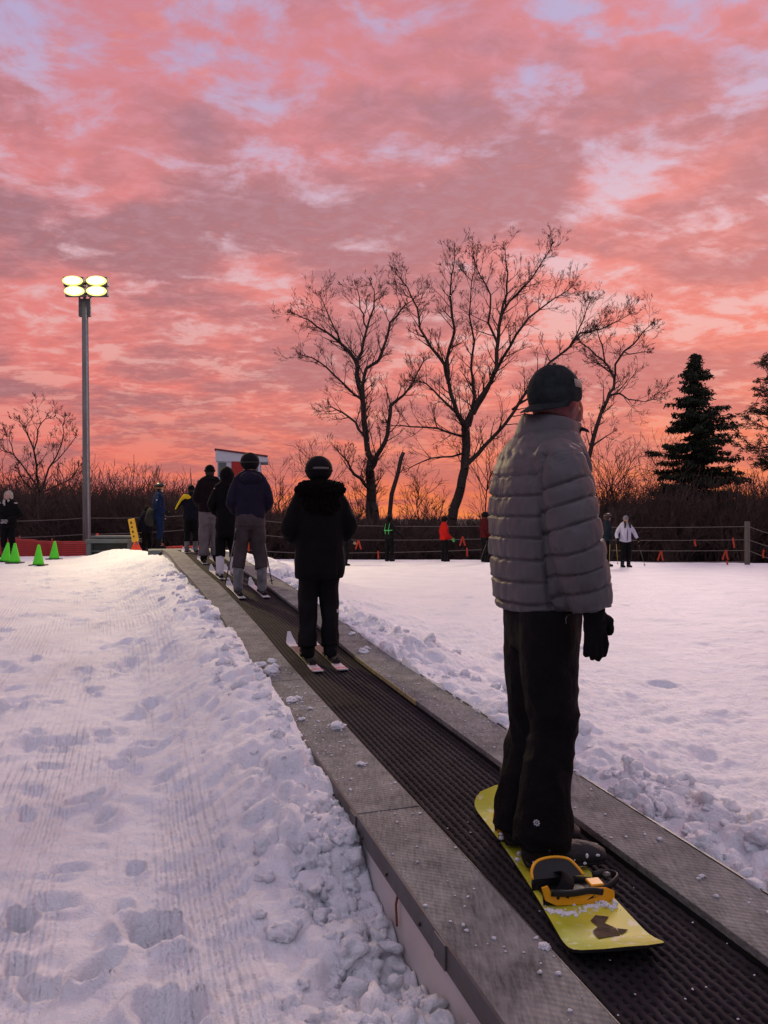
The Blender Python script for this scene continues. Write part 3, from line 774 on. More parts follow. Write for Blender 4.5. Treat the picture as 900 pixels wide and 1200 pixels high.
        o.tube([hc+Vector((0, -.03*k, -.06*k)), S3(0, -.03, 1.42)], [.10*k, .11*k], 16)
        h = link('hood', fuse(o, min(voxel, .012), 2, wrinkle(.01)), hm, t)
    t['k'] = k
    return t, dict(sh=sh, el=el, wr=wr, hc=hc, an=an, k=k)
M_GREYP2 = cloth('strap_grey', (.03, .03, .03))
mat_vis = mat('goggle_lens', (.03, .025, .04), .15, .2, 5, spec=.8)

def ski(loc, az, pitch, label, colr, group, L_=1.55, w=.037, tip=None, fwd=.82):
    """loc = point under the boot, on the surface"""
    t = empty('ski', loc, -az, label, 'ski', group); t.rotation_mode = 'XYZ'; t.rotation_euler = (pitch, 0, -az)
    mb = MB(); n = 26; V = []
    for i in range(n+1):
        u = i/n; y = -(L_-fwd)+L_*u
        ww = w*(1.0+.25*abs(2*u-1.0)**2)*(1 if u < .93 else max(.25, 1-(u-.93)/.07*.7)); 
        if u < .03: ww *= .8
        z = .004+(.09*((u-.88)/.12)**2 if u > .88 else 0)+(.012*((.05-u)/.05) if u < .05 else 0)
        for x_, z_ in ((-ww, z), (ww, z), (ww, z+.012), (-ww, z+.012)): V.append((x_, y, z_))
    Fs = []
    for i in range(n):
        for k in range(4): Fs.append((i*4+k, i*4+(k+1) % 4, (i+1)*4+(k+1) % 4, (i+1)*4+k))
    Fs += [(3, 2, 1, 0), tuple(n*4+k for k in range(4))]
    mb.add(V, Fs); mb.build('ski_body', colr, t, bevel=.002)
    b = MB(); b.box((0, .15, .028), (.06, .07, .03)).box((0, -.15, .032), (.055, .10, .04)).box((0, 0, .020), (.05, .40, .008)).tube([(0, -.20, .04), (0, -.235, .075)], .014, 8)
    b.build('binding', M_BLACK, t, bevel=.004)
    return t
def pole(top, bot, label, group='ski poles', m=None):
    top = Vector(top); bot = Vector(bot); d = (bot-top).normalized()
    t = empty('ski_pole', bot, 0, label, 'ski pole', group)
    MB().tube([top-bot, Vector((0, 0, 0))], [.009, .007], 8).build('shaft', m or M_GALV, t, True)
    MB().tube([top-bot-d*.02, top-bot+d*.12], [.016, .014], 8).build('grip', M_BLACK, t, True)
    MB().tube([-d*.055, -d*.048], [.036, .036], 12).build('basket', M_BLACK, t, True)
    return t

def carpet_az(s): return math.atan2(float(cx_(s+.4)-cx_(s-.4)), .8)
def carpet_pitch(s): return math.atan2(float(zb_(s+.4)-zb_(s-.4)), .8/math.cos(carpet_az(s)))
def lane_px(px, Z):
    """station and lateral offset on the belt of the photo column px at depth Z"""
    x = (px-450)/F*Z; s = Z
    for _ in range(12):
        q = (x-float(cx_(s)))/NX; s = Z-NY*q
    return s, q
def ski_pair(px, Z, ax, labels, mats, group, stance, k, up=.0, L_=1.2, wedge=0):
    s, q = lane_px(px, Z); a = carpet_az(s); pt = carpet_pitch(s)
    out = []
    for i, sd in enumerate((-1, 1)):
        r = Vector((math.cos(a), -math.sin(a), 0))
        c = lane(s, q, up)+r*(sd*stance*k)
        ski(c, a+sd*wedge, pt, labels[i], mats[i], group, L_)
    return s, q, a

def two_tone_ski():
    m, nt, b = new_mat('pink_tailed_ski'); tc = N(nt, 'ShaderNodeTexCoord'); sp = N(nt, 'ShaderNodeSeparateXYZ'); L(nt, tc.outputs['Object'], sp.inputs[0])
    cr = N(nt, 'ShaderNodeValToRGB'); mr = N(nt, 'ShaderNodeMapRange', i_1=-.45, i_2=.9); L(nt, sp.outputs[1], mr.inputs[0]); L(nt, mr.outputs[0], cr.inputs[0])
    cr.color_ramp.interpolation = 'CONSTANT'; e = cr.color_ramp.elements; e[0].color = (.62, .60, .60, 1); e[1].position = .05; e[1].color = (.55, .25, .28, 1)
    for p_, c_ in ((.10, (.62, .50, .52, 1)), (.2, (.03, .03, .03, 1)), (.75, (.55, .55, .57, 1))): q_ = e.new(p_); q_.color = c_
    L(nt, cr.outputs[0], b.inputs['Base Color']); b.inputs['Roughness'].default_value = .35; return m
# ---- second in line: black parka with fur hood, black helmet
M_PARKA = cloth('black_parka', (.0045, .004, .005), .3)
M_FUR = mat('black_fur', (.005, .004, .004), .95, .5, 60, 1.0, 90, spec=.05)
M_SKI1 = two_tone_ski()
M_SKI2 = mat('white_ski', (.66, .66, .66), .4, .1, 7, dirt=(.35, .36, .38))
M_SKI3 = mat('dark_ski', (.05, .05, .055), .4, .3, 7, dirt=(.4, .4, .42))
s, q, a = ski_pair(374, 6.45, 0, ('pink and white left ski under the person in the black fur hooded parka', 'pink and white right ski under the person in the black fur hooded parka'), (M_SKI1, M_SKI1), 'skis on the conveyor belt', .10, 1, L_=1.25)
armsP = {('e', -1): (-.262, -.03, 1.13), ('e', 1): (.262, -.03, 1.13), ('w', -1): (-.17, .20, 1.02), ('w', 1): (.17, .20, 1.02)}
t, inf = person(lane(s, q, .03), a+R(4), 1.66, 'person in a black parka with fur trimmed hood, nearest rider above the snowboarder', 'people riding the conveyor',
       jacket=M_PARKA, pants=M_BLK2, hem=.70, puff=1.16, stance=.10, arms=armsP, voxel=.010, boot_h=.16, baggy=1.02, arm_r=1.02)
k = inf['k']
f = MB(); hc = inf['hc']
V_, F_ = ellipsoid((0, -.055, 1.485*k), (.215, .165, .085), 28, 14); f.add(V_, F_)
f.ell((0, -.115, 1.37*k), (.165, .075, .13), 20, 12)
link('fur_hood', fuse(f, .010, 1, lambda co, no: np.array([.018*mnoise.noise(Vector(p)*42)+.010*mnoise.noise(Vector(p)*90) for p in co])), M_FUR, t)
lg = MB(); lg.box((.145, -.085, .42*k), (.022, .006, .026), rz=R(35)).build('leg_patch', M_WHITE, t)
MB().tube([Vector((.11*math.cos(x), .133*math.sin(x), 0))+hc+Vector((0, 0, .045*k)) for x in np.linspace(R(235), R(305), 7)], (.012, .006), 6, flat=(0, 0, 1)).build('goggle_clip', M_GALV, t, True)
MB().ell(hc+Vector((-.062, -.085, .09*k)), (.012, .006, .008), 10, 6).build('helmet_vent', M_GALV, t, True)

# ---- third: purple-navy jacket, grey trousers, ski boots, poles
M_NAVY = cloth('navy_purple_cloth', (.013, .011, .024), .2)
M_GREYP = cloth('grey_brown_cloth', (.050, .040, .043), .2)
M_BOOTG = mat('grey_ski_boot', (.085, .085, .095), .4, .4, 9, dirt=(.2, .2, .21))
s, q, a = ski_pair(293, 9.75, 0, ('white tailed left ski under the person in the navy jacket and grey trousers', 'white tailed right ski under the person in the navy jacket and grey trousers'), (M_SKI2, M_SKI2), 'skis on the conveyor belt', .15, 1, L_=1.18)
arms3 = {('e', -1): (-.235, -.02, 1.14), ('e', 1): (.235, -.02, 1.14), ('w', -1): (-.18, .22, 1.04), ('w', 1): (.20, .22, 1.04)}
t, inf = person(lane(s, q, .03), a+R(6), 1.74, 'person in navy purple jacket, grey trousers and grey ski boots holding ski poles', 'people riding the conveyor',
       jacket=M_NAVY, pants=M_GREYP, boots=M_BOOTG, hem=.93, puff=.98, stance=.15, arms=arms3, voxel=.012, boot_h=.33, baggy=1.0, arm_r=1.05)
k = inf['k']
V_, F_ = rings_loft([(.84*k, .195*k, .145*k, 0, 0), (.90*k, .195*k, .15*k, 0, 0), (1.0*k, .18*k, .135*k, 0, 0)]); j = MB().add(V_, F_)
link('shirt_tail', fuse(j, .012, 2, wrinkle(.02)), M_GREYP, t)
f = MB(); f.ell((0, -.10, 1.45*k), (.14, .07, .08), 20, 12); link('jacket_hood', fuse(f, .012, 2, wrinkle(.02)), M_NAVY, t)
pole(P(277, 622, 9.6), P(264, 684, 9.6), 'grey ski pole hanging left of the person in the navy jacket')
pole(P(308, 626, 9.8), P(319, 685, 9.8), 'grey ski pole hanging right of the person in the navy jacket')

# ---- fourth: long black hooded coat, white ski boots
M_BOOTW = mat('white_ski_boot', (.60, .58, .62), .4, .1, 9)
s, q, a = ski_pair(266, 11.3, 0, ('left ski under the white booted person in the long black hooded coat', 'right ski under the white booted person in the long black hooded coat'), (M_SKI2, M_SKI2), 'skis on the conveyor belt', .11, 1, L_=1.15)
t, inf = person(lane(s, q, .03), a, 1.58, 'person in a long black hooded coat with white ski boots', 'people riding the conveyor',
       jacket=M_PARKA, pants=M_BLK, boots=M_BOOTW, head='hood', headmat=M_PARKA, hem=.62, puff=.92, stance=.11, arms=armsP, voxel=.014, boot_h=.33)

# ---- fifth: dark maroon jacket, light grey trousers, black beanie
M_MAR = cloth('dark_maroon_cloth', (.008, .004, .006), .3)
M_LG = cloth('light_grey_cloth', (.125, .105, .11), .2)
s, q, a = ski_pair(246, 13.3, 0, ('left ski under the person in the black beanie and light grey trousers', 'right ski under the person in the black beanie and light grey trousers'), (M_SKI2, M_SKI3), 'skis on the conveyor belt', .11, 1, L_=1.2)
t, inf = person(lane(s, q, .03), a, 1.66, 'person in a black beanie, dark maroon jacket and light grey trousers on the conveyor', 'people riding the conveyor',
       jacket=M_MAR, pants=M_LG, boots=M_BLK2, head='beanie', headmat=M_BLK, hem=.90, puff=1.10, stance=.11, arms=arms3, voxel=.015, boot_h=.2, baggy=1.15, arm_r=1.1)
k = inf['k']; f = MB(); V_, F_ = ellipsoid((0, -.01, 1.50*k), (.10, .105, .05), 20, 10); f.add(V_, F_); f.build('collar', M_BLK2, t, True)
MB().box((-.03, -.19, .97*k), (.025, .004, .04)).build('lift_ticket', M_WHITE, t)

# ---- sixth: small skier with a yellow stripe on the shoulder
M_NAVY2 = cloth('dark_navy_cloth', (.006, .006, .012), .3)
M_YEL = cloth('yellow_cloth', (.62, .42, .02), .15)
s, q, a = ski_pair(224, 16.2, 0, ('left ski under the small skier with the yellow shoulder stripe', 'right ski under the small skier with the yellow shoulder stripe'), (M_SKI2, M_SKI3), 'skis on the conveyor belt', .10, 1, L_=1.2)
t, inf = person(lane(s, q, .03), a+R(10), 1.40, 'small skier in a dark jacket with a yellow shoulder and sleeve stripe', 'people riding the conveyor',
       jacket=M_NAVY2, pants=M_BLK, boots=M_BOOTG, head='beanie', headmat=M_BLK, hem=.84, puff=1.12, stance=.11, arms={('e', -1): (-.36, -.02, 1.20), ('w', -1): (-.40, .10, 1.12)}, voxel=.016)
k = inf['k']; f = MB(); f.tube([(-.04*k, -.10, 1.46*k), (-.16*k, -.09, 1.45*k), (-.25*k, -.10, 1.36*k), (-.345*k, -.09, 1.21*k), (-.40*k, -.02, 1.11*k)], [.035, .05, .028, .022, .018], 10)
f.ell((-.07*k, -.11, 1.43*k), (.07, .04, .04), 12, 8)
link('shoulder_stripe', fuse(f, .012, 2), M_YEL, t)

# ---- instructors at the top
M_BLUE = cloth('royal_blue_cloth', (.004, .011, .042), .25)
M_HELO = mat('orange_black_helmet', (.02, .015, .015), .35, .2, 3)
loc = on_ground(186, 20.6)
t, inf = person(loc, R(72), 1.76, 'person in a blue ski suit and striped helmet facing right', 'people standing at the top of the conveyor',
       jacket=M_BLUE, pants=M_BLUE, boots=M_BLK2, headmat=M_HELO, hem=.80, puff=1.08, stance=.10, arms={('e', 1): (.25, -.03, 1.14), ('w', 1): (.22, .16, 1.0)}, voxel=.018)
k = inf['k']; hc = inf['hc']
MB().tube([hc+Vector((.113*k*math.cos(x), .135*k*math.sin(x), .012*k)) for x in np.linspace(0, 2*math.pi, 25)], (.013, .005), 6, flat=(0, 0, 1), cap=False).build('helmet_stripe', cloth('orange_trim', (.75, .28, .10)), t, True)
MB().box((0, .16*k, .035+hc.z), (.12, .08, .012)).build('visor', M_HELO, t)
MB().box((.27*k, -.04, 1.30*k), (.012, .06, .05)).build('sleeve_patch', M_WHITE, t)
bp_ = empty('backpack', P(176, 612, 20.5), -R(72), 'dark grey backpack on the back of the person in the blue ski suit', 'backpack')
f = MB(); f.ell((0, 0, .14), (.17, .12, .26), 18, 12); f.ell((0, -.06, .06), (.13, .09, .15), 14, 10); f.box((0, .03, .12), (.26, .12, .40))
link('pack_body', fuse(f, .02, 3), cloth('grey_pack_cloth', (.02, .02, .02)), bp_)
for sx in (-1, 1): MB().tube([(sx*.10, .08, .38), (sx*.12, .20, .34), (sx*.12, .26, .15)], (.02, .006), 6, flat=(1, 0, 0)).build('strap', M_BLACK, bp_, True)
loc = on_ground(172.5, 20.9)
person(loc, R(-30), 1.30, 'small dark dressed person between the yellow board and the blue ski suit', 'people standing at the top of the conveyor',
       jacket=M_NAVY2, pants=M_BLK, head='hood', headmat=M_BLK, hem=.76, voxel=.02, puff=1.15)

# ---- far left: grey furry hood, facing the camera
loc = on_ground(10, 20.0)
M_GFUR = mat('grey_fur', (.34, .32, .31), .95, .35, 40, .8, 70)
t, inf = person(loc, R(176), 1.72, 'person in a black coat with pale grey furry hood behind the green cones', 'people standing on the left crest',
       jacket=M_BLK, pants=M_BLK, head='hood', headmat=M_GFUR, gloves=cloth('grey_glove', (.22, .21, .22)), hem=.78, puff=1.12, voxel=.016, face=True,
       arms={('e', -1): (-.29, .0, 1.13), ('e', 1): (.29, .0, 1.13), ('w', -1): (-.06, .22, .98), ('w', 1): (.06, .22, .98)})
k = inf['k']; hc = inf['hc']
f = MB(); f.tube([hc+Vector((.055*k, .10, -.10*k)), hc+Vector((.06*k, .13, -.17*k)), hc+Vector((.03*k, .14, -.25*k))], [.03, .035, .02], 8); f.tube([hc+Vector((-.055*k, .10, -.10*k)), hc+Vector((-.05*k, .13, -.15*k))], [.03, .02], 8)
f.build('hood_tassel', M_GFUR, t, True)
for sx in (-1, 1): MB().ell((sx*.19*k, .02, 1.44*k), (.05, .06, .025), 10, 8).build('shoulder_patch', M_GFUR, t, True)

# ---- right crest
def crest_person(px, Z, az, H, label, **kw):
    grp = 'skiers standing along the right crest'
    return person(on_ground(px, Z), az, H, label, grp, voxel=kw.pop('voxel', .02), **kw)
crest_person(404, 22.5, R(60), 1.25, 'dark dressed person half hidden behind the right arm of the fur parka', jacket=M_BLK2, pants=M_BLK, gloves=cloth('tan_glove', (.3, .22, .13)),
             arms={('w', 1): (.2, .30, .95), ('e', 1): (.28, .05, 1.08)})
t, inf = crest_person(456, 25.5, R(35), 1.50, 'person in black with bright green chest straps standing by the broken tree stem', jacket=M_BLK2, pants=M_BLK, face=True,
             arms={('w', 1): (.40, .22, 1.02), ('e', 1): (.33, .0, 1.15)})
M_GRN = cloth('green_webbing', (.08, .42, .12))
k = inf['k']
f = MB()
for sx in (-1, 1): f.tube([(sx*.06, -.14*k, 1.05*k), (sx*.075, -.165*k, 1.25*k), (sx*.08, -.10*k, 1.46*k), (sx*.08, .06, 1.47*k), (sx*.07, .16*k, 1.25*k), (sx*.06, .155*k, 1.08*k)], .014, 8)
f.tube([(-.19*k, -.02, 1.22*k), (-.10, -.155*k, 1.2*k), (.10, -.155*k, 1.2*k), (.20*k, -.02, 1.22*k)], .02, 8)
link('chest_straps', fuse(f, .012, 1), M_GRN, t)
t, inf = crest_person(520.5, 25.5, R(68), 1.48, 'person in a bright red jacket and black trousers below the leaning tree', jacket=cloth('red_cloth', (.42, .012, .010), .15), pants=M_BLK,
             gloves=M_GRN, arms={('w', 1): (.24, .22, .90)}, hem=.84, puff=1.05, face=True)
crest_person(568, 25.0, R(70), 1.62, 'person in a maroon jacket half hidden behind the grey puffer jacket', jacket=cloth('maroon_cloth', (.055, .005, .008)), pants=M_BLK)
pole(P(571, 634, 24.6), P(563.5, 655, 24.6), 'ski pole leaning beside the maroon jacket, at the left edge of the grey puffer')
t, inf = crest_person(711, 23.2, R(95), 1.58, 'person in a dark teal jacket with brown hair facing the person in the white jacket', jacket=cloth('dark_teal_cloth', (.012, .020, .026)), pants=M_BLK,
             headmat=mat('brown_helmet', (.05, .03, .03), .4), puff=1.1, face=True, arms={('w', 1): (.18, .30, 1.05), ('w', -1): (-.15, .30, 1.05)})
t, inf = crest_person(733, 23.0, R(172), 1.54, 'person in a white ski jacket and grey beanie facing the camera', jacket=cloth('white_lilac_cloth', (.52, .50, .60), .08), pants=M_BLK, head='beanie',
             headmat=cloth('grey_knit', (.17, .17, .19)), face=True, voxel=.014, arms={('e', -1): (-.32, 0, 1.16), ('e', 1): (.32, 0, 1.16), ('w', -1): (-.36, .15, .98), ('w', 1): (.36, .15, .98)})
k = inf['k']
f = MB(); f.tube([(.075*k, .10*k, 1.56*k), (.07, .16*k, 1.46*k), (.09, .17*k, 1.34*k)], [.03, .035, .02], 8); f.tube([(-.075*k, .10*k, 1.56*k), (-.07, .16*k, 1.46*k), (-.09, .17*k, 1.34*k)], [.03, .035, .02], 8)
f.build('dark_braids', M_HAIR, t, True)
MB().box((0, .150*k, 1.10*k), (.012, .02, .34)).build('zip', M_BLACK, t)
for px0, px1, lb in ((715, 714, 'ski pole held between the dark teal jacket and the white jacket'), (722, 724, 'ski pole held in the right hand of the person in the white jacket')):
    pole(P(px0, 633, 22.6), P(px1, 662, 22.6), lb, m=mat('dull_yellow_pole', (.30, .24, .08), .5))
pole(P(749, 640, 22.5), P(756, 664, 22.5), 'thin ski pole slanting right of the person in the white jacket')
# ------------------------------------------------------------ snowboarder in the front
ms = Vector((.615, 2.93, 0)); 
sF, qF = lane_px(450+ms.x/ms.y*F, ms.y)
FLOOR = lane(sF, qF).z                # belt level under him
BZ = FLOOR+.034                       # board top
def SB(x, y, z): return Vector((x, y, BZ+z))     # world coords, z above board top
AZ = R(70)
fw = Vector((math.sin(AZ), math.cos(AZ), 0)); rt = Vector((math.cos(AZ), -math.sin(AZ), 0))

M_PUFF, nt, b = new_mat('grey_puffer')
tc = N(nt, 'ShaderNodeTexCoord')
n1 = N(nt, 'ShaderNodeTexNoise', i_Scale=5, i_Detail=5); L(nt, tc.outputs['Object'], n1.inputs['Vector'])
cr = N(nt, 'ShaderNodeValToRGB'); cr.color_ramp.elements[0].position = .3; cr.color_ramp.elements[0].color = (.056, .053, .059, 1); cr.color_ramp.elements[1].position = .7; cr.color_ramp.elements[1].color = (.077, .073, .079, 1)
L(nt, n1.outputs['Fac'], cr.inputs[0]); L(nt, cr.outputs[0], b.inputs['Base Color'])
b.inputs['Roughness'].default_value = .52; b.inputs['Specular IOR Level'].default_value = .35; b.inputs['Sheen Weight'].default_value = .05
n2 = N(nt, 'ShaderNodeTexNoise', i_Scale=26, i_Detail=5, i_Distortion=.6); mp = N(nt, 'ShaderNodeMapping'); mp.inputs['Scale'].default_value = (1, 1, .45)
L(nt, tc.outputs['Object'], mp.inputs[0]); L(nt, mp.outputs[0], n2.inputs['Vector'])
bp = N(nt, 'ShaderNodeBump', i_Strength=.5, i_Distance=.012); L(nt, n2.outputs['Fac'], bp.inputs['Height']); L(nt, bp.outputs[0], b.inputs['Normal'])
M_PANT = mat('black_snow_trousers', (.0045, .0042, .005), .75, .3, 5, .5, 30, spec=.10)
M_SBOOT = mat('snowy_black_boot', (.018, .017, .018), .6, .3, 12, .4, 60)
M_REDC = mat('dark_red_face', (.10, .006, .009), .45, .25, 6, .1, 50, spec=.5)
M_CAP = mat('dark_camouflage_cap', (.009, .013, .015), .85, .3, 26, .3, 120, spec=.1, dirt=(.022, .029, .031))
M_TAN = mat('tan_patch', (.30, .22, .19), .7, .15, 60)

man = empty('person', (ms.x, ms.y, BZ), 0, 'snowboarder in a grey quilted puffer jacket, backwards dark cap and black trousers', 'person', 'people riding the conveyor')
def lo(v): return Vector(v)-Vector((ms.x, ms.y, BZ))     # world to person frame (no rotation)
def T(f_, r_, z_): return fw*f_+rt*r_+Vector((0, 0, z_)) # person frame: forward, right, up
# joints
shR, shL = T(-.045, .170, 1.490), T(.03, -.155, 1.47)
elR, elL = T(-.035, .255, 1.215), T(.09, -.21, 1.21)
wrR, wrL = T(.028, .268, .965), T(.18, -.20, .97)
hipR, hipL = T(-.045, .085, .93), T(-.02, -.075, .93)
footR = lo((.652, 2.86, BZ)); footL = lo((.598, 3.05, BZ))
anR = footR+Vector((-.075, 0, .10)); anL = footL+Vector((-.065, 0, .10))
knR = T(.0, .08, .50)*.55+(anR+Vector((.03, 0, .40)))*.45; knL = T(.02, -.06, .52)*.6+(anL+Vector((.0, 0, .42)))*.4
hyaw = R(50)
hc = T(.045, -.0, 1.728)
# body
b = MB(); Mh = Matrix.Rotation(-hyaw, 3, 'Z')
V, Fs = [], []
hb = MB(); head_pieces(hb, (0, 0, 0), 1.03, 0)
b.add([hc+Mh @ Vector(v) for v in hb.v], hb.f)
b.tube([T(-.01, 0, 1.50), T(.03, 0, 1.68)], [.062, .056], 14)
b.tube([T(0, 0, .90), T(0, 0, 1.1), T(.0, 0, 1.35), T(0, 0, 1.5)], [(.11, .10), (.12, .10), (.15, .11), (.12, .07)], 16, flat=tuple(rt))
for s_, e_, w_, hp, kn_, an_ in ((shR, elR, wrR, hipR, knR, anR), (shL, elL, wrL, hipL, knL, anL)):
    b.tube([s_, e_, w_], [.048, .040, .028], 12); b.tube([hp, kn_, an_], [.078, .052, .038], 12)
    b.tube([an_+Vector((-.01, 0, -.04)), an_+Vector((.16, .01, -.065))], [.034, .028], 10)
hand(b, wrR, T(.08, .02, -1), 1, 1.0, .30, tuple(fw)); hand(b, wrL, T(.15, 0, -1), -1, 1.0, .30, tuple(fw))
body = link('body', fuse(b, .0065, 2, name='body'), M_SKIN, man)
for s_ in (-1, 1): MB().ell(hc+Mh @ Vector((s_*.032, .087, .006)), (.012, .008, .008), 10, 8).build('eye', M_EYE, body, True)
# dark red shell over face, ears and neck
g_ = MB(); gm = MB()
hb = MB(); hb.ell((0, 0, -.012), (.0835, .101, .108), 24, 16).ell((0, .028, -.066), (.064, .074, .066), 16, 12).ell((0, .050, -.026), (.068, .088, .088), 16, 12).ell((0, .088, -.028), (.030, .036, .040), 12, 8).tube([(0, -.01, -.18), (0, 0, -.05)], [.078, .072], 18)
for s_ in (-1, 1): hb.ell((s_*.080, -.004, -.010), (.014, .024, .034), 10, 8)
gm.add([hc+Mh @ Vector(v) for v in hb.v], hb.f)
V_, F_ = None, None
gme = fuse(gm, .006, 3, wrinkle(.004, 22))
link('face_shell', gme, M_REDC, man)
# cap, worn backwards: crown, bill to the back, opening patch to the front
cpm = MB(); V_, F_ = ellipsoid((0, 0, 0), (.096, .117, .118), 36, 24)
V_ = [Vector((v.x, v.y, max(v.z, -.040+.25*v.y))) for v in V_]
cpm.add([hc+Mh @ (v+Vector((0, -.006, .030))) for v in V_], F_)
cap_o = link('cap', fuse(cpm, .006, 2, wrinkle(.003, 16)), M_CAP, man)
bl = MB(); nu, nv = 14, 6; V = []
for layer in (0, .004):
    for i in range(nu+1):
        a_ = math.pi*(i/nu)                       # from right side to left side round the back
        for j in range(nv+1):
            r_ = j/nv
            x_ = math.cos(a_)*(.088-.004*r_); y_ = -.030-math.sin(a_)*(.070+.078*r_)
            z_ = -.006-.032*r_*math.sin(a_)-.008*r_-.004*abs(math.cos(a_))
            V.append(hc+Mh @ Vector((x_, y_, z_-layer)))
Fs = []
n1_ = (nu+1)*(nv+1)
for i in range(nu):
    for j in range(nv):
        a0 = i*(nv+1)+j; q4 = (a0, a0+1, a0+nv+2, a0+nv+1); Fs.append(q4); Fs.append(tuple(n1_+x for x in reversed(q4)))
def edge(l): 
    for a0, b0 in zip(l[:-1], l[1:]): Fs.append((a0, b0, b0+n1_, a0+n1_))
edge([i*(nv+1)+nv for i in range(nu+1)]); edge([j for j in range(nv+1)]); edge([nu*(nv+1)+j for j in range(nv+1)])
bill = MB().add(V, Fs).build('bill', M_CAP, cap_o, True)
# woven patch on the band
pt = MB(); V = []
for i in range(7):
    a_ = R(34)-R(34)*i/6
    for z_ in (.022, .052):
        rr = 1.0-.30*((z_)/.118)**2
        V.append(hc+Mh @ (Vector((.0975*math.cos(a_)*rr, .1185*math.sin(a_)*rr, z_))+Vector((0, -.006, .030))))
pt.add(V, [(2*i, 2*i+1, 2*i+3, 2*i+2) for i in range(6)])
po = pt.build('patch', M_TAN, cap_o, True); so_ = po.modifiers.new('s', 'SOLIDIFY'); so_.thickness = .003; so_.offset = 0
MB().ell(hc+Mh @ Vector((0, -.006, .150)), (.008, .008, .004), 10, 6).build('cap_button', M_CAP, cap_o, True)

# jacket
j = MB()
def ring(z, hw, hd, f_=0, r_=0):
    return (z, hw, hd, f_, r_)
prof = [(.945, .205, .160, -.010), (.975, .214, .170, -.012), (1.06, .222, .178, -.012), (1.18, .230, .182, -.014), (1.30, .234, .180, -.018), (1.40, .232, .172, -.020), (1.48, .222, .155, -.018), (1.55, .188, .135, -.010), (1.592, .145, .120, .0), (1.625, .10, .10, .005)]
V = []; seg = 32
for z_, hw, hd, f_ in prof:
    for k_ in range(seg):
        a_ = 2*math.pi*k_/seg; c_, s_ = math.cos(a_), math.sin(a_)
        V.append(T(f_+hd*math.copysign(abs(s_)**.85, s_), hw*math.copysign(abs(c_)**.85, c_), z_))
Fs = [(i*seg+k_, i*seg+(k_+1) % seg, (i+1)*seg+(k_+1) % seg, (i+1)*seg+k_) for i in range(len(prof)-1) for k_ in range(seg)]
Fs += [tuple(range(seg-1, -1, -1)), tuple((len(prof)-1)*seg+k_ for k_ in range(seg))]
j.add(V, Fs)
armpaths = []
for s_, e_, w_, sd in ((shR, elR, wrR, 1), (shL, elL, wrL, -1)):
    pts, rr = smooth_pts([s_-rt*sd*.05+Vector((0, 0, .01)), s_+Vector((0, 0, -.03)), s_*.5+e_*.5, e_, e_*.5+w_*.5, w_+(w_-e_).normalized()*-.002], [.098, .102, .101, .096, .090, .070], 5)
    armpaths.append(pts); j.tube(pts, rr, 20, flat=tuple(fw))
AP = [np.array([tuple(p) for p in ap]) for ap in armpaths]
fwn = np.array(fw)
def baffle(co, no):
    d = np.zeros(len(co)); 
    # distances to the arm lines
    best = np.full(len(co), 9.); par = np.zeros(len(co))
    for ap in AP:
        L0 = 0
        for a_, b_ in zip(ap[:-1], ap[1:]):
            ab = b_-a_; l = np.linalg.norm(ab); t_ = np.clip(((co-a_)@ab)/(l*l), 0, 1)
            dd = np.linalg.norm(co-(a_+t_[:, None]*ab), axis=1)
            m = dd < best; best = np.where(m, dd, best); par = np.where(m, L0+t_*l, par); L0 += l
    core = np.linalg.norm((co[:, :2]-0), axis=1)
    rtn = np.array(rt)
    lat = np.abs(co@rtn)
    isarm = (lat > .190) & (best < .13)
    wob = np.array([mnoise.noise(Vector((p[0]*6, p[1]*6, p[2]*2.5))) for p in co])
    fine = np.array([mnoise.noise(Vector((p[0]*30, p[1]*30, p[2]*22))) for p in co])
    ft = np.array([mnoise.noise(Vector((p[0]*14+3, p[1]*14, p[2]*9))) for p in co])
    f_ = co@fwn
    u = np.where(isarm, (par-.12+.10*f_+.022*wob)/.078, (co[:, 2]-.985+.016*wob)/.0775)
    s_ = np.abs(np.sin(np.pi*u))
    puff = s_**.38
    yoke = np.clip((1.50-co[:, 2])/.10, 0, 1)*(~isarm)+isarm*np.clip((1.50-co[:, 2])/.06, .15, 1)
    s_ = 1-(1-s_)*1.0; fr = np.abs(u-np.round(u))*.0775; out = (-.008*(1-s_**.55)-.010*np.exp(-(fr/.0045)**2))*yoke-.001+.004*np.abs(wob)*yoke+.005*np.abs(ft)*np.exp(-(fr/.016)**2)+.0050*fine*np.exp(-((fr-.008)/.012)**2)+.0065*ft*s_+.0028*fine*(1-.5*s_)
    out = np.where(co[:, 2] > 1.60, .0, out)
    # hem binding
    hem = np.exp(-((co[:, 2]-.972)/.006)**2)*.010*(~isarm)
    # crease where sleeve meets the back
    cre = np.exp(-((lat-.197)/.010)**2)*.016*(co[:, 2] < 1.52)
    return out-hem-cre*.8
jm = fuse(j, .0045, 4, baffle, 'jacket')
jacket = link('jacket', jm, M_PUFF, man)
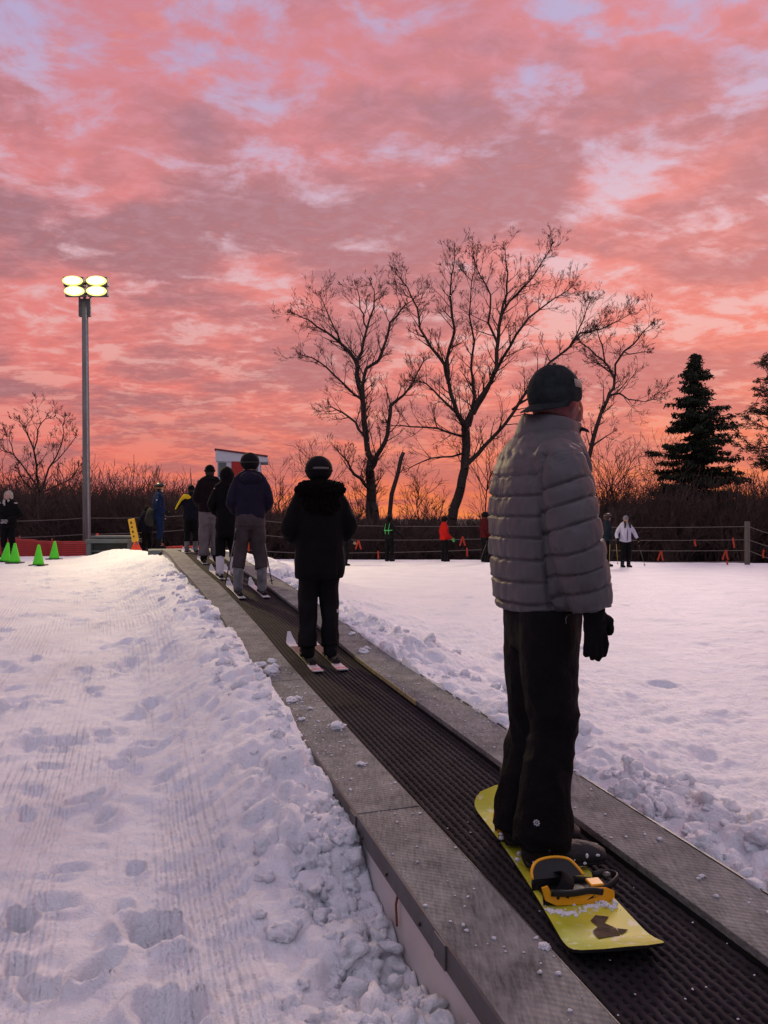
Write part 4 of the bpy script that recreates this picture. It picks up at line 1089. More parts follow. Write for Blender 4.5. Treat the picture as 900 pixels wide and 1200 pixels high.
# stand-up collar
V = []; seg = 36; R2 = []
for (z_, rr, fo, th) in ((1.575, .108, 0, 0), (1.600, .118, .004, 0), (1.628, .112, .010, 0), (1.652, .106, .016, 0), (1.668, .100, .020, 0), (1.662, .090, .020, 0), (1.60, .084, .010, 0)):
    for k_ in range(seg):
        a_ = 2*math.pi*k_/seg; c_, s_ = math.cos(a_), math.sin(a_)
        tilt = .0+.020*(-s_)*(z_-1.56)/.13
        out_ = 1+(.25 if s_ > .80 else 0)*(z_-1.56)/.13
        V.append(T(fo+rr*s_*out_*1.05, rr*c_*1.0, z_+tilt+.006*mnoise.noise(Vector((c_*2, s_*2, z_*22)))))
nr_ = 7
Fs = [(i*seg+k_, i*seg+(k_+1) % seg, (i+1)*seg+(k_+1) % seg, (i+1)*seg+k_) for i in range(nr_-1) for k_ in range(seg)]
col_ = MB().add(V, Fs).build('collar', M_PUFF, man, True); sb = col_.modifiers.new('s', 'SUBSURF'); sb.levels = 1; sb.render_levels = 2
MB().add(*tube([T(.095, .05, 1.605), T(.125, .045, 1.628), T(.158, .04, 1.624), T(.172, .035, 1.618)], [(.022, .010), (.022, .007), (.010, .004), (.003, .002)], 10, flat=tuple(rt))).build('collar_flap', M_BLK2, col_, True)
MB().tube([T(.0, .262, .985)+Vector((.01, 0, 0)), wrR+Vector((0, 0, .0))], [.03, .03], 8)
# trousers
p = MB()
V_, F_ = tube([T(-.012, 0, .80), T(-.012, 0, .90), T(-.010, 0, 1.0)], [(.150, .125), (.172, .142), (.168, .145)], 28, flat=tuple(rt)); p.add(V_, F_)
def leg(hp, kn_, an_, drop):
    pts, rr = smooth_pts([hp+Vector((0, 0, .03)), hp*.5+kn_*.5, kn_, kn_*.5+an_*.5, an_+Vector((.015, 0, .06)), an_+Vector((.012, 0, drop))], [(.112, .128), (.106, .118), (.094, .108), (.096, .104), (.110, .110), (.118, .106)], 6)
    p.tube(pts, rr, 24, flat=(1, 0, 0))
leg(hipR, knR, anR, -.025); leg(hipL, knL, anL, -.035)
def pantd(co, no):
    out = []
    for c_ in co:
        v = Vector(c_); h = v.z
        kb = math.exp(-((h-.50)/.16)**2); lb = max(0, 1-(h+.0)/.30)
        w_ = mnoise.noise(Vector((v.x*6, v.y*6, h*5+2)))*.010-abs(mnoise.noise(Vector((v.x*9+h*4, v.y*9, h*8))))*.020*(.45+kb+lb)+mnoise.noise(Vector((v.x*24, v.y*24, h*20)))*.0035
        out.append(w_)
    return np.array(out)
tr = link('trousers', fuse(p, .0075, 2, pantd, 'trousers'), M_PANT, man)
def cast_on(o, px, py, zfront):
    """point on mesh o hit by the sight line through the photo pixel"""
    dg = bpy.context.evaluated_depsgraph_get(); ev = o.evaluated_get(dg); bpy.context.view_layer.update()
    mi = o.matrix_world.inverted(); a_ = mi @ Vector((0, 0, CZ)); d_ = (mi @ P(px, py, 1.0)-a_).normalized()
    ok, l, n, i = ev.ray_cast(a_, d_)
    return (l, n) if ok else (mi @ P(px, py, zfront), Vector((0, -1, 0)))
bpy.context.view_layer.update()
# round gear-like emblem on the trouser leg
l, n = cast_on(tr, 629, 964, 2.76); Mq = n.to_track_quat('Z', 'Y').to_matrix(); em = MB()
def onl(x_, y_): return l+n*.0025+Mq @ Vector((x_, y_, 0))
for i in range(8):
    a0, a1 = 2*math.pi*(i-.28)/8, 2*math.pi*(i+.28)/8
    em.add([onl(r_*math.cos(a_), r_*math.sin(a_)) for r_, a_ in ((.0075, a0), (.0125, a0), (.0125, a1), (.0075, a1))], [(0, 1, 2, 3)])
nn = 24; em.add([onl(r_*math.cos(2*math.pi*i/nn), r_*math.sin(2*math.pi*i/nn)) for i in range(nn) for r_ in (.0055, .0092)], [(2*i, 2*i+1, (2*i+3) % (2*nn), (2*i+2) % (2*nn)) for i in range(nn)])
em.add([onl(.0025*math.cos(2*math.pi*i/10), .0025*math.sin(2*math.pi*i/10)) for i in range(10)], [tuple(range(10))])
eo = em.build('emblem', mat('grey_print', (.45, .45, .48), .5, .1), tr); so_ = eo.modifiers.new('s', 'SOLIDIFY'); so_.thickness = .001
l, n = cast_on(tr, 644, 997, 2.76); MB().ell(l, (.006, .004, .006), 10, 6).build('snap', M_BLACK, tr, True)
l, n = cast_on(tr, 663, 727, 2.8); MB().tube([l+Vector((.004, -.004, .016)), l+Vector((-.002, -.006, .006)), l+Vector((.0, -.006, -.012))], .0022, 6).build('zip_pull', M_GALV, tr, True)
# boots
for ft, an_ in ((footR, anR), (footL, anL)):
    f = MB(); 
    f.tube([an_+Vector((0, 0, .20)), an_+Vector((.0, 0, .08)), an_+Vector((.0, 0, -.02)), an_+Vector((.0, 0, -.08))], [(.070, .066), (.072, .066), (.070, .058), (.064, .052)], 18, flat=(1, 0, 0))
    d_ = Vector((math.cos(R(4)), math.sin(R(4)), 0)); h0 = an_+Vector((-.045, 0, -.06))
    f.tube([h0, h0+d_*.10+Vector((0, 0, .006)), h0+d_*.19+Vector((0, 0, .0)), h0+d_*.265+Vector((0, 0, -.008)), h0+d_*.295+Vector((0, 0, -.012))], [(.050, .040), (.055, .050), (.052, .044), (.046, .036), (.030, .022)], 18, flat=(0, 1, 0))
    bo = link('boot', fuse(f, .007, 3, wrinkle(.006, 18)), M_SBOOT, man)
    so2 = MB(); so2.tube([h0+Vector((-.01, 0, -.028)), h0+d_*.15+Vector((0, 0, -.028)), h0+d_*.28+Vector((0, 0, -.028))], [(.052, .012), (.056, .012), (.040, .012)], 16, flat=(0, 1, 0)); so2.build('sole', M_RUBD, bo, True)
    lc = MB()
    for i in range(5):
        c_ = h0+d_*(.115+.028*i)+Vector((0, 0, .054-.006*i-(.008 if i > 2 else 0))); lc.tube([c_+Vector((-.01, -.028, -.008)), c_+Vector((0, 0, .004)), c_+Vector((.01, .028, -.008))], .0028, 6)
    lc.build('lace', M_GALV if ft is footR else M_BLACK, bo, True)
    # snow caked on the boot
    sc_ = MB()
    for i in range(16):
        a_ = random.uniform(-.5, 1); c_ = h0+d_*random.uniform(-.05, .28)+Vector((0, random.choice((-1, 1))*.048, random.uniform(-.03, .015)))
        sc_.ell(c_, (random.uniform(.004, .011), random.uniform(.004, .008), random.uniform(.004, .010)), 8, 6)
    sc_.build('caked_snow', M_SNOWC, bo, True)
# gloves
for w_, sd, dr in ((wrR, 1, T(.08, .02, -1)), (wrL, -1, T(.15, 0, -1))):
    gl = MB(); dr = dr.normalized(); hand(gl, w_, dr, sd, 1.10, .25, tuple(fw), .0132); gl.tube([w_-dr*.07, w_-dr*.01, w_+dr*.035], [.044, .040, .037], 14)
    link('glove', fuse(gl, .0052, 2, wrinkle(.003, 40)), M_GLV, man)

# ---- snowboard
bd = empty('snowboard', lane(*lane_px(450+.622/2.90*F, 2.90)), 0, 'yellow green snowboard with a dark arrow graphic and an empty yellow and black rear binding', 'snowboard')
s0, q0 = lane_px(450+.622/2.90*F, 2.90)
BL = 1.28; hw0 = .152
bd.rotation_euler = (carpet_pitch(s0)*.9, 0, R(8.5))
M_BOARD, nt, bb = new_mat('yellow_green_topsheet')
tc = N(nt, 'ShaderNodeTexCoord'); n1 = N(nt, 'ShaderNodeTexNoise', i_Scale=2.2, i_Detail=3); L(nt, tc.outputs['Object'], n1.inputs['Vector'])
cr = N(nt, 'ShaderNodeValToRGB'); cr.color_ramp.elements[0].position = .35; cr.color_ramp.elements[0].color = (.30, .36, .022, 1); cr.color_ramp.elements[1].position = .65; cr.color_ramp.elements[1].color = (.60, .52, .045, 1)
L(nt, n1.outputs['Fac'], cr.inputs[0])
n4 = N(nt, 'ShaderNodeTexNoise', i_Scale=30, i_Detail=6); L(nt, tc.outputs['Object'], n4.inputs['Vector']); mr = N(nt, 'ShaderNodeMapRange', i_1=.55, i_2=.75); L(nt, n4.outputs['Fac'], mr.inputs[0])
mx = nt.nodes.new('ShaderNodeMix'); mx.data_type = 'RGBA'; L(nt, mr.outputs[0], mx.inputs[0]); L(nt, cr.outputs[0], mx.inputs[6]); mx.inputs[7].default_value = (.62, .60, .50, 1); L(nt, mx.outputs[2], bb.inputs['Base Color'])
bb.inputs['Roughness'].default_value = .5; bb.inputs['Specular IOR Level'].default_value = .25
def bw(u):      # half width along the board, u from -1 (tail) to 1 (nose)
    c = 1-.16*(1-u*u); e = abs(u)
    if u < -.88: c *= math.sqrt(max(.0, 1-((e-.88)/.12)**2))*.55+.45
    if u > .80: c *= math.sqrt(max(.0, 1-((e-.80)/.201)**2))
    return hw0*c
def bzf(u):
    e = abs(u); return .012+(.055*((e-.74)/.26)**1.7 if e > .74 else 0)
V = []; n = 48
for i in range(n+1):
    u = -1+2*i/n; w_ = max(.004, bw(u)); z_ = bzf(u)
    for x_, zz_ in ((-w_, z_), (-w_, z_+.010), (-w_*.5, z_+.0106), (0, z_+.011), (w_*.5, z_+.0106), (w_, z_+.010), (w_, z_), (0, z_-.0005)): V.append((x_, u*BL/2, zz_))
Fs = [(i*8+k_, i*8+(k_+1) % 8, (i+1)*8+(k_+1) % 8, (i+1)*8+k_) for i in range(n) for k_ in range(8)]+[tuple(range(7, -1, -1)), tuple(n*8+k_ for k_ in range(8))]
mb = MB(); mb.add(V, Fs)
mb.mi = [0 if k_ in (1, 2, 3, 4) else 1 for i in range(n) for k_ in range(8)]+[1, 1]
mb.build('board_deck', [M_BOARD, mat('black_board_base', (.015, .015, .016), .4)], bd, smooth=False, bevel=0)
# arrow graphic on the tail
gr = MB()
def gp(x_, y_): 
    u = y_/(BL/2); return (x_, y_, bzf(u)+.0135)
def poly(pts): gr.add([gp(*p_) for p_ in pts], [tuple(range(len(pts)))])
poly([(-.030, -.510), (.050, -.497), (.052, -.455), (-.028, -.462)]); poly([(-.028, -.4605), (.052, -.4535), (.03, -.425), (-.01, -.405), (.0, -.44)]); poly([(.0535, -.495), (.088, -.470), (.0545, -.457)])
poly([(-.01, -.404), (.028, -.424), (.06, -.39), (.02, -.375)])
gr.build('arrow_graphic', mat('brown_ink', (.09, .065, .045), .9, .3, 30, spec=.02), bd)
M_YB = mat('amber_plastic', (.80, .36, .015), .35, .1, 10)
def binding(yc, rot, full=True):
    Mr = Matrix.Rotation(rot, 3, 'Z'); c0 = Vector((0, yc, .024))
    W = lambda f_, r_, z_: c0+Mr @ Vector((f_, r_, z_))       # f_ towards the toes (+x), r_ along the board
    bo = MB()
    for sd in (-1, 1):
        bo.tube([W(-.13, sd*.050, .020), W(-.05, sd*.056, .022), W(.06, sd*.056, .014), W(.12, sd*.050, .010)], [(.022, .008), (.024, .008), (.016, .008), (.010, .008)], 10, flat=(0, 0, 1))
    bo.box(W(0, 0, .008), (.22, .10, .012), M=Mr).ell(W(0, 0, .016), (.05, .045, .006), 16, 6)
    bi = bo.build('binding', M_BLACK, bd, True)
    # amber side arm on the near rail
    V = []; prof = [(-.140, .066), (-.128, .026), (-.09, .006), (.05, .0), (.095, .0), (.118, .014), (.118, .032), (.09, .045), (.04, .050), (-.01, .040), (-.06, .034), (-.11, .046), (-.122, .070)]
    for off in (-.068, -.061):
        for f_, z_ in prof: V.append(W(f_, off, z_))
    m_ = len(prof); MB().add(V, [tuple(range(m_)), tuple(reversed(range(m_, 2*m_)))]+[(i, (i+1) % m_, (i+1) % m_+m_, i+m_) for i in range(m_)]).build('side_arm', M_YB, bi, bevel=.002)
    MB().add([W(f_, -.0685, z_) for f_, z_ in ((.018, .012), (.058, .022), (.040, .021), (.052, .030), (.036, .024))], [(0, 1, 2, 3, 4)]).ell(W(-.085, -.069, .030), (.006, .002, .006), 10, 6).build('side_mark', M_BLACK, bi)
    # folded highback: yellow rim loop with black inside
    lp = [(-.135, .035, .045), (-.130, .055, .070), (-.100, .078, .088), (-.040, .086, .093), (.015, .080, .085), (.040, .060, .065), (.055, .035, .045)]
    pts, rr = smooth_pts([W(*p_) for p_ in lp], [.0052]*7, 5); MB().tube(pts, rr, 8).build('highback_rim', M_YB, bi, True)
    V = [W(*p_) for p_ in lp]; c_ = sum(V, Vector())/7-Vector((0, 0, .012)); MB().add(V+[c_], [(i, i+1, 7) for i in range(6)]+[(6, 0, 7)]).build('highback', M_BLACK, bi, True)
    # straps
    pts, rr = smooth_pts([W(-.07, -.066, .040), W(-.04, -.04, .062), W(-.02, .01, .066), W(-.03, .058, .042)], [(.024, .005)]*4, 5); MB().tube(pts, rr, 8, flat=(1, 0, 0)).build('ankle_strap', M_BLK2, bi, True)
    pts, rr = smooth_pts([W(-.11, -.071, .050), W(-.04, -.074, .044), W(.03, -.072, .046), (W(.075, -.069, .036))], [(.006, .012)]*4, 5); MB().tube(pts, rr, 8).build('strap_ladder', M_BLACK, bi, True)
    pts, rr = smooth_pts([W(.06, -.058, .030), W(.12, -.040, .042), W(.165, .0, .046), W(.155, .045, .038), W(.10, .060, .026)], [(.014, .006)]*5, 5); MB().tube(pts, rr, 8, flat=(0, 0, 1)).build('toe_strap', M_BLACK, bi, True)
    MB().ell(W(.135, .02, .046), (.016, .014, .010), 12, 8).build('strap_buckle', M_GALV, bi, True)
    MB().box(W(.075, -.01, .040), (.05, .05, .010), M=Mr).build('toe_pad', M_YB, bi, bevel=.004)
binding(-.235, R(2)); 
binding(.23, R(-8))
sn = MB()
for i in range(170):
    x_ = random.uniform(-.13, .12); y_ = -.335+.02*math.sin(x_*30)+random.gauss(0, .009) if random.random() < .8 else random.uniform(-.34, -.16)
    r_ = random.uniform(.002, .0055); sn.ell((x_, y_, .0225+r_*.3), (r_*random.uniform(1, 2), r_*1.3, r_), 8, 5)
for i in range(40):
    sn.ell((random.gauss(.085, .02), random.gauss(-.29, .03), random.uniform(.024, .036)), (random.uniform(.003, .007),)*3, 8, 5)
link('packed_snow', fuse(sn, .0028, 1, wrinkle(.002, 60)), M_SNOWC, bd)
# ------------------------------------------------------------ street furniture of the slope
# floodlight pole
M_POLE = mat('weathered_pole', (.15, .14, .13), .75, .25, 5, .3, 20, stretch=(1, 1, .15), dirt=(.21, .20, .185))
M_LENS = emit('floodlight_lens', (1.0, .86, .06), 1.15); M_CORE = emit('floodlight_core', (1.0, .97, .55), 6.0)
pz = 22.5
pb = on_ground(102, pz); top = P(99.5, 352, pz)
lp = empty('floodlight_pole', pb, 0, 'tall grey pole with four glowing yellow floodlights standing behind the red barrier on the left', 'floodlight')
tv = top-pb
MB().tube([Vector((0, 0, -.3)), tv*.5, tv], [.115, .10, .088], 20).build('pole', M_POLE, lp, True)
MB().tube([Vector((.085, -.085, -.2)), tv*.5+Vector((.072, -.075, 0)), tv*.97+Vector((.06, -.065, 0))], .024, 8).build('conduit', mat('pale_conduit', (.30, .31, .33), .5, .2, 10), lp, True)
bk = MB(); bk.box(tv+Vector((0, 0, -.22)), (.34, .10, .52)).tube([tv+Vector((-.10, 0, -.05)), tv+Vector((-.24, 0, .25))], .025, 8).tube([tv+Vector((.10, 0, -.05)), tv+Vector((.24, 0, .25))], .025, 8)
bk.box(tv+Vector((0, 0, .20)), (1.1, .07, .06)).box(tv+Vector((0, 0, .50)), (1.1, .07, .06)).box(tv+Vector((0, 0, .25)), (.08, .08, .62)).build('bracket', M_GALV, lp, bevel=.006)
for fx_, fz_ in ((85, 329), (113, 329), (87, 341), (113, 341)):
    c = P(fx_, fz_, pz-.28)-pb
    fl = MB().box(c+Vector((0, .12, 0)), (.58, .20, .28), M=Matrix.Rotation(R(14), 3, 'X')).build('floodlight', M_GALV, lp, bevel=.03)
    le = MB().ell(c, (.30, .05, .14), 28, 14, Matrix.Rotation(R(14), 3, 'X')).build('lens', M_LENS, fl, True)
    MB().ell(c+Vector((0, -.025, 0)), (.24, .05, .10), 24, 12, Matrix.Rotation(R(14), 3, 'X')).build('bulb', M_CORE, le, True)
for i, (dx, tgt, en) in enumerate(((-.3, (-9, 11, 0), 450), (.3, (3.0, 16, -1), 4200))):
    ld = bpy.data.lights.new('floodlight_beam', 'SPOT'); ld.energy = en; ld.color = (1, .80, .42); ld.spot_size = R(104); ld.spot_blend = .8; ld.shadow_soft_size = .25
    lo_ = bpy.data.objects.new('floodlight_beam', ld); COL.objects.link(lo_); lo_.location = top+Vector((dx, -.75, .35))
    lo_.rotation_euler = (Vector(tgt)-lo_.location).to_track_quat('-Z', 'Y').to_euler()

# green cones
M_CONE = mat('lime_green_plastic', (.10, .72, .03), .45, .08, 6)
def cone(px, Z, lean, label):
    loc = on_ground(px, Z); t = empty('traffic_cone', loc, random.uniform(0, 1), label, 'cone', 'lime green cones on the left crest'); t.rotation_euler = (0, lean, 0)
    V, Fs = tube([(0, 0, .02), (0, 0, .06), (0, 0, .44), (0, 0, .46)], [.125, .115, .030, .022], 20); b_ = MB().add(V, Fs)
    b_.build('cone_body', M_CONE, t, True); MB().box((0, 0, .012), (.32, .32, .024)).build('cone_base', M_BLACK, t, bevel=.01)
cone(6, 18.2, R(9), 'lime green cone tilted to the left, first from the left edge of the photo')
cone(17.5, 17.6, 0, 'lime green cone upright at the feet of the person with the grey hood')
cone(45, 17.0, R(1), 'lime green cone standing nearest, alone before the red barrier')
cone(63.5, 19.3, R(2), 'lime green cone farthest back, against the red barrier by the pole')

# red safety barrier netting
M_NET, nt, b = new_mat('red_safety_netting')
tc = N(nt, 'ShaderNodeTexCoord'); wv = N(nt, 'ShaderNodeTexWave', i_Scale=5.5, i_Distortion=.6, i_Detail=1); wv.bands_direction = 'Z'; L(nt, tc.outputs['Object'], wv.inputs['Vector'])
cr = N(nt, 'ShaderNodeValToRGB'); cr.color_ramp.elements[0].color = (.20, .012, .010, 1); cr.color_ramp.elements[1].color = (.50, .035, .025, 1); L(nt, wv.outputs['Fac'], cr.inputs[0]); L(nt, cr.outputs[0], b.inputs['Base Color']); b.inputs['Roughness'].default_value = .55
def net(pts, label, h0=.0, posts=True):
    base_ = Vector(pts[0][:3]); t = empty('safety_barrier', base_, 0, label, 'barrier', 'red safety barriers')
    n = 60; V = []; tot = len(pts)-1
    for i in range(n+1):
        u = i/n*tot; k_ = min(int(u), tot-1); f_ = u-k_; p_ = Vector(pts[k_][:3]).lerp(Vector(pts[k_+1][:3]), f_); h_ = pts[k_][3]*(1-f_)+pts[k_+1][3]*f_
        wv_ = .03*math.sin(i*.9)+.05*mnoise.noise(Vector((i*.17, 3, 0)))
        for j_ in range(7):
            z_ = h_*j_/6; V.append(p_-base_+Vector((0, wv_+.03*mnoise.noise(Vector((i*.3, j_*1.3, 0))), z_+.02*mnoise.noise(Vector((i*.2, 7, j_*.2))))))
    o = MB().add(V, [(i*7+j_, (i+1)*7+j_, (i+1)*7+j_+1, i*7+j_+1) for i in range(n) for j_ in range(6)]).build('netting', M_NET, t, True)
    sm = o.modifiers.new('s', 'SOLIDIFY'); sm.thickness = .012
    for p4 in pts: MB().tube([Vector(p4[:3])-base_+Vector((0, .05, -.2)), Vector(p4[:3])-base_+Vector((0, .05, p4[3]+.08))], .02, 8).build('post', mat_post, t, True)
mat_post = mat('red_post', (.35, .04, .03), .6)
def npt(px, Z, ytop): 
    g_ = on_ground(px, Z); zt = P(px, ytop, Z).z; g_.z -= .05; return (g_.x, g_.y, g_.z, zt-g_.z)
net([npt(-30, 21.4, 631), npt(22, 21.6, 631), npt(60, 21.8, 634), npt(104, 22.0, 634)], 'long red netting barrier sagging behind the green cones left of the pole')
net([npt(190, 22.4, 640), npt(238, 22.4, 640)], 'low red netting barrier behind the blue ski suit at the conveyor top')

# grey machine hut with dark openings
M_GHUT = mat('grey_green_steel', (.11, .125, .125), .6, .2, 5, .1, 20)
g0 = P(105, 652, 20.4); ht = empty('machine_housing', (g0.x, 20.6, g0.z-.15), 0, 'low grey steel housing with dark open panels between the light pole and the yellow board', 'machine housing')
Wd = (158-105)/F*20.4
MB().box((Wd/2, 0, .56), (Wd+.06, .9, .10)).box((Wd/2, 0, .66), (Wd-.1, .7, .07)).build('roof_slab', M_GHUT, ht, bevel=.012)
for fx_ in (0.06, Wd-.06): MB().box((fx_, -.38, .25), (.12, .12, .52)).build('corner_post', M_GHUT, ht, bevel=.006)
MB().box((Wd/2, 0, .25), (Wd-.26, .68, .50)).build('dark_panel', mat('dark_opening', (.018, .022, .022), .4, .4, 3), ht)
MB().box((Wd/2, -.37, .30), (Wd-.24, .02, .03)).build('rail', M_GHUT, ht)

# yellow board and orange cones near it
ys = P(162, 646, 20.0)
yb = empty('padded_board', (ys.x, ys.y, ys.z-.1), 0, 'tilted yellow padded board with dark marks standing beside the blue ski suit', 'board')
Mt = Matrix.Rotation(R(-11), 3, 'Y')
def yy(v): return Mt @ Vector(v)
MB().box(yy((0, 0, .66)), (.17, .07, .60), M=Mt).build('pad', mat('yellow_vinyl', (.62, .36, .03), .5, .1, 6), yb, bevel=.015)
MB().tube([yy((0, .05, 0)), yy((0, .05, .9))], .025, 8).build('post', M_GALV, yb, True)
for i, hh in enumerate((.06, .045, .06, .05)): MB().box(yy((-.01, -.0365, .86-.12*i)), (.04, .006, hh), M=Mt).build('dark_mark', M_BLACK, yb)
M_OR = mat('orange_red_plastic', (.75, .07, .03), .5, .1, 6)
def ocone(px, Z, ytop, ybot, label, wide=.2):
    b0 = P(px, ybot, Z); h_ = (ybot-ytop)/F*Z; t = empty('orange_cone', b0, 0, label, 'cone', 'orange cones at the top')
    MB().tube([(0, 0, 0), (0, 0, h_*.95), (0, 0, h_)], [wide, .035, .02], 18).build('cone_body', M_OR, t, True); MB().box((0, 0, .012), (wide*2.3, wide*2.3, .024)).build('cone_base', M_OR, t, bevel=.005)
ocone(159.5, 20.1, 633, 650, 'wide orange red cone below the yellow board', .20)
ocone(114, 21.5, 625, 640, 'small orange marker cone above the left end of the grey housing', .06)
ocone(142, 21.5, 628, 640, 'small orange marker cone above the middle of the grey housing', .06)

# rope fence with posts
M_ROPE = mat('grey_rope', (.13, .11, .10), .8, .2, 20)
M_WPOST = mat('weathered_wood_post', (.17, .14, .12), .85, .3, 8, .4, 30, stretch=(1, 1, .2), dirt=(.09, .075, .065))
fc = empty('rope_fence', (0, 25, -.2), 0, 'rope fence with grey wooden posts running along the crest before the dark wood', 'fence')
fb = Vector(fc.location)
posts = [(-330, 23.6, 603), (-60, 23.4, 601), (-8, 23.4, 603), (102.5, 23.5, 602), (247, 24.5, 598), (366, 26.5, 608), (600, 28.0, 612), (877, 25.5, 611), (960, 22.5, 618)]
ropes = [[(-330, 612), (-60, 610.5), (102, 607), (247, 602), (366, 614.5), (600, 616), (877, 617), (960, 640)], [(-330, 632), (-60, 630), (102, 626), (247, 618), (366, 632), (600, 630.5), (877, 632.5), (960, 655)], [(-330, 647), (-60, 645), (102, 643), (247, 640), (366, 648), (600, 642.5), (877, 645), (960, 672)], [(600, 656), (877, 658)]]
Zof = {p_[0]: p_[1] for p_ in posts}; Zof[102] = 23.5
for (px, Z, yt) in posts:
    tp = P(px, yt, Z); r_ = .085 if px == 877 else .035
    MB().tube([Vector((tp.x, tp.y+.08, -1.2))-fb, tp+Vector((0, .08, 0))-fb], [r_*1.05, r_], 12).build('post', M_WPOST, fc, True)
for rp in ropes:
    pts = []
    for (x0, y0), (x1, y1) in zip(rp[:-1], rp[1:]):
        a_ = P(x0, y0, Zof[x0]); b_ = P(x1, y1, Zof[x1])
        for i in range(12):
            u = i/12; p_ = a_.lerp(b_, u); p_.z -= .05*4*u*(1-u); pts.append(p_-fb)
    pts.append(P(rp[-1][0], rp[-1][1], Zof[rp[-1][0]])-fb)
    MB().tube(pts, .0105, 5).build('rope', M_ROPE, fc, True)
M_FLAG = mat('orange_ribbon', (.42, .04, .015), .5, .1, 10)
def flag(px, py, Z, h_, two, label):
    c = P(px, py-h_/2, Z); t = MB(); hh = h_/F*Z
    for sgn in ((-1, 1) if two else (.4,)):
        V = []
        for i in range(7):
            u = i/6; x_ = sgn*u*.09*(1 if two else .4); w_ = .028
            for dx in (-w_, w_): V.append((x_+dx, -.02-.03*math.sin(u*4+px), -u*hh))
        t.add(V, [(2*i, 2*i+1, 2*i+3, 2*i+2) for i in range(6)])
    o = t.build('flag_ribbon', M_FLAG); o.location = c; s_ = o.modifiers.new('s', 'SOLIDIFY'); s_.thickness = .006
    tag(o, label, 'ribbon', 'orange ribbons on the rope fence')
flag(420, 638, 26.2, 11, True, 'forked orange ribbon on the fence rope just right of the black parka')
flag(443, 650, 26.2, 9, False, 'orange ribbon low on the fence left of the person with green straps')
flag(542, 634, 26.8, 11, True, 'upper orange ribbon right of the person in the red jacket')
flag(547, 647, 26.8, 10, False, 'lower orange ribbon right of the person in the red jacket')
flag(704, 647, 26.0, 9, False, 'orange ribbon on the rope left of the person in the dark teal jacket')
flag(774, 651, 26.0, 12, True, 'orange ribbon low on the fence between the white jacket and the spruce')
flag(814, 636, 26.0, 8, False, 'dim orange ribbon on the middle rope under the spruce')
flag(859, 636, 25.3, 12, False, 'upper orange ribbon left of the wooden fence post')
flag(850, 650, 25.3, 12, True, 'middle orange ribbon left of the wooden fence post')
flag(852, 661, 25.3, 8, False, 'lowest orange ribbon left of the wooden fence post')
flag(894, 649, 24.0, 10, False, 'orange ribbon right of the wooden fence post at the photo edge')
flag(291, 640, 25.0, 12, False, 'orange ribbon on the fence seen between the legs of the navy jacket skier')

# ------------------------------------------------------------ lookout booth
M_BW = mat('white_painted_board', (.56, .58, .62), .6, .08, 3, .1, 12, dirt=(.48, .50, .54))
M_BRED = mat('red_painted_door', (.34, .022, .015), .5, .15, 4)
M_BGL = mat('booth_glass', (.10, .12, .12), .2, .3, 2, spec=.7)
Zb = 31.0; sc = Zb/F
bt = empty('lookout_booth', P(275, 600, Zb), 0, 'small white lookout booth on legs with slanted roof and red door above the queue', 'booth')
o0 = Vector(bt.location)
def B(px, py, dz=0): return P(px, py, Zb)-o0+Vector((0, dz, 0))
# corner nearest at px 253, left face recedes to px 245
c1, c2, c3 = B(253, 560), B(311, 560), B(245, 560, 1.5)
def wallquad(p0, p1, th, y0, y1, y2=None, y3=None):
    pass
def prism(name, base, z0, z1, m, par, bevel=.01):
    """vertical prism over base polygon; z1 list gives a sloped top"""
    n = len(base); V = [Vector((p_.x, p_.y, z0)) for p_ in base]+[Vector((p_.x, p_.y, z1[i] if isinstance(z1, list) else z1)) for i, p_ in enumerate(base)]
    Fs = [tuple(reversed(range(n))), tuple(range(n, 2*n))]+[(i, (i+1) % n, (i+1) % n+n, i+n) for i in range(n)]
    return MB().add(V, Fs).build(name, m, par, bevel=bevel)
zz = lambda py: (600-py)*sc
a0 = Vector((B(254.5, 0).x, 0, 0)); a1 = Vector((B(303, 0).x, .5, 0)); a3 = Vector((B(246.5, 0).x, 1.9, 0)); a2 = a1+(a3-a0)
prism('wall', [a0, a1, a2, a3], zz(561), zz(540), M_BW, bt)
# roof box with overhang and slanted top
r0 = Vector((B(253, 0).x, -.08, 0)); r1 = Vector((B(311.5, 0).x, .5, 0)); r3 = Vector((B(244.6, 0).x, 2.0, 0)); r2 = r1+(r3-r0)
rf = prism('roof', [r0, r1, r2, r3], zz(540.5), [zz(527.3), zz(534.2), zz(536), zz(533.5)], M_BW, bt)
e_ = MB(); 
for pA, zA, pB, zB in ((r0, zz(527.3), r1, zz(534.2)), (r0, zz(527.3), r3, zz(533.5))):
    pa = Vector((pA.x, pA.y-.01, zA+.02)); pb_ = Vector((pB.x, pB.y-.01, zB+.02)); e_.tube([pa, pb_], .045, 6)
e_.build('roof_trim', mat('dark_red_trim', (.12, .03, .03), .6), rf)
def panel(name, x0, x1, y0, y1, m, off=.02):
    f0 = (B(x0, 0).x-a0.x)/(a1.x-a0.x); f1 = (B(x1, 0).x-a0.x)/(a1.x-a0.x); A_ = a0.lerp(a1, f0); B_ = a0.lerp(a1, f1)
    V = [Vector((A_.x, A_.y-off, zz(y1))), Vector((B_.x, B_.y-off, zz(y1))), Vector((B_.x, B_.y-off, zz(y0))), Vector((A_.x, A_.y-off, zz(y0)))]
    o = MB().add(V, [(0, 1, 2, 3)]).build(name, m, bt); s_ = o.modifiers.new('s', 'SOLIDIFY'); s_.thickness = .03; s_.offset = 0; return o
panel('window', 256, 264.5, 542, 559, M_BGL); panel('door', 270.5, 284, 540.6, 560, M_BRED); panel('window', 288, 300, 543, 559, M_BGL)
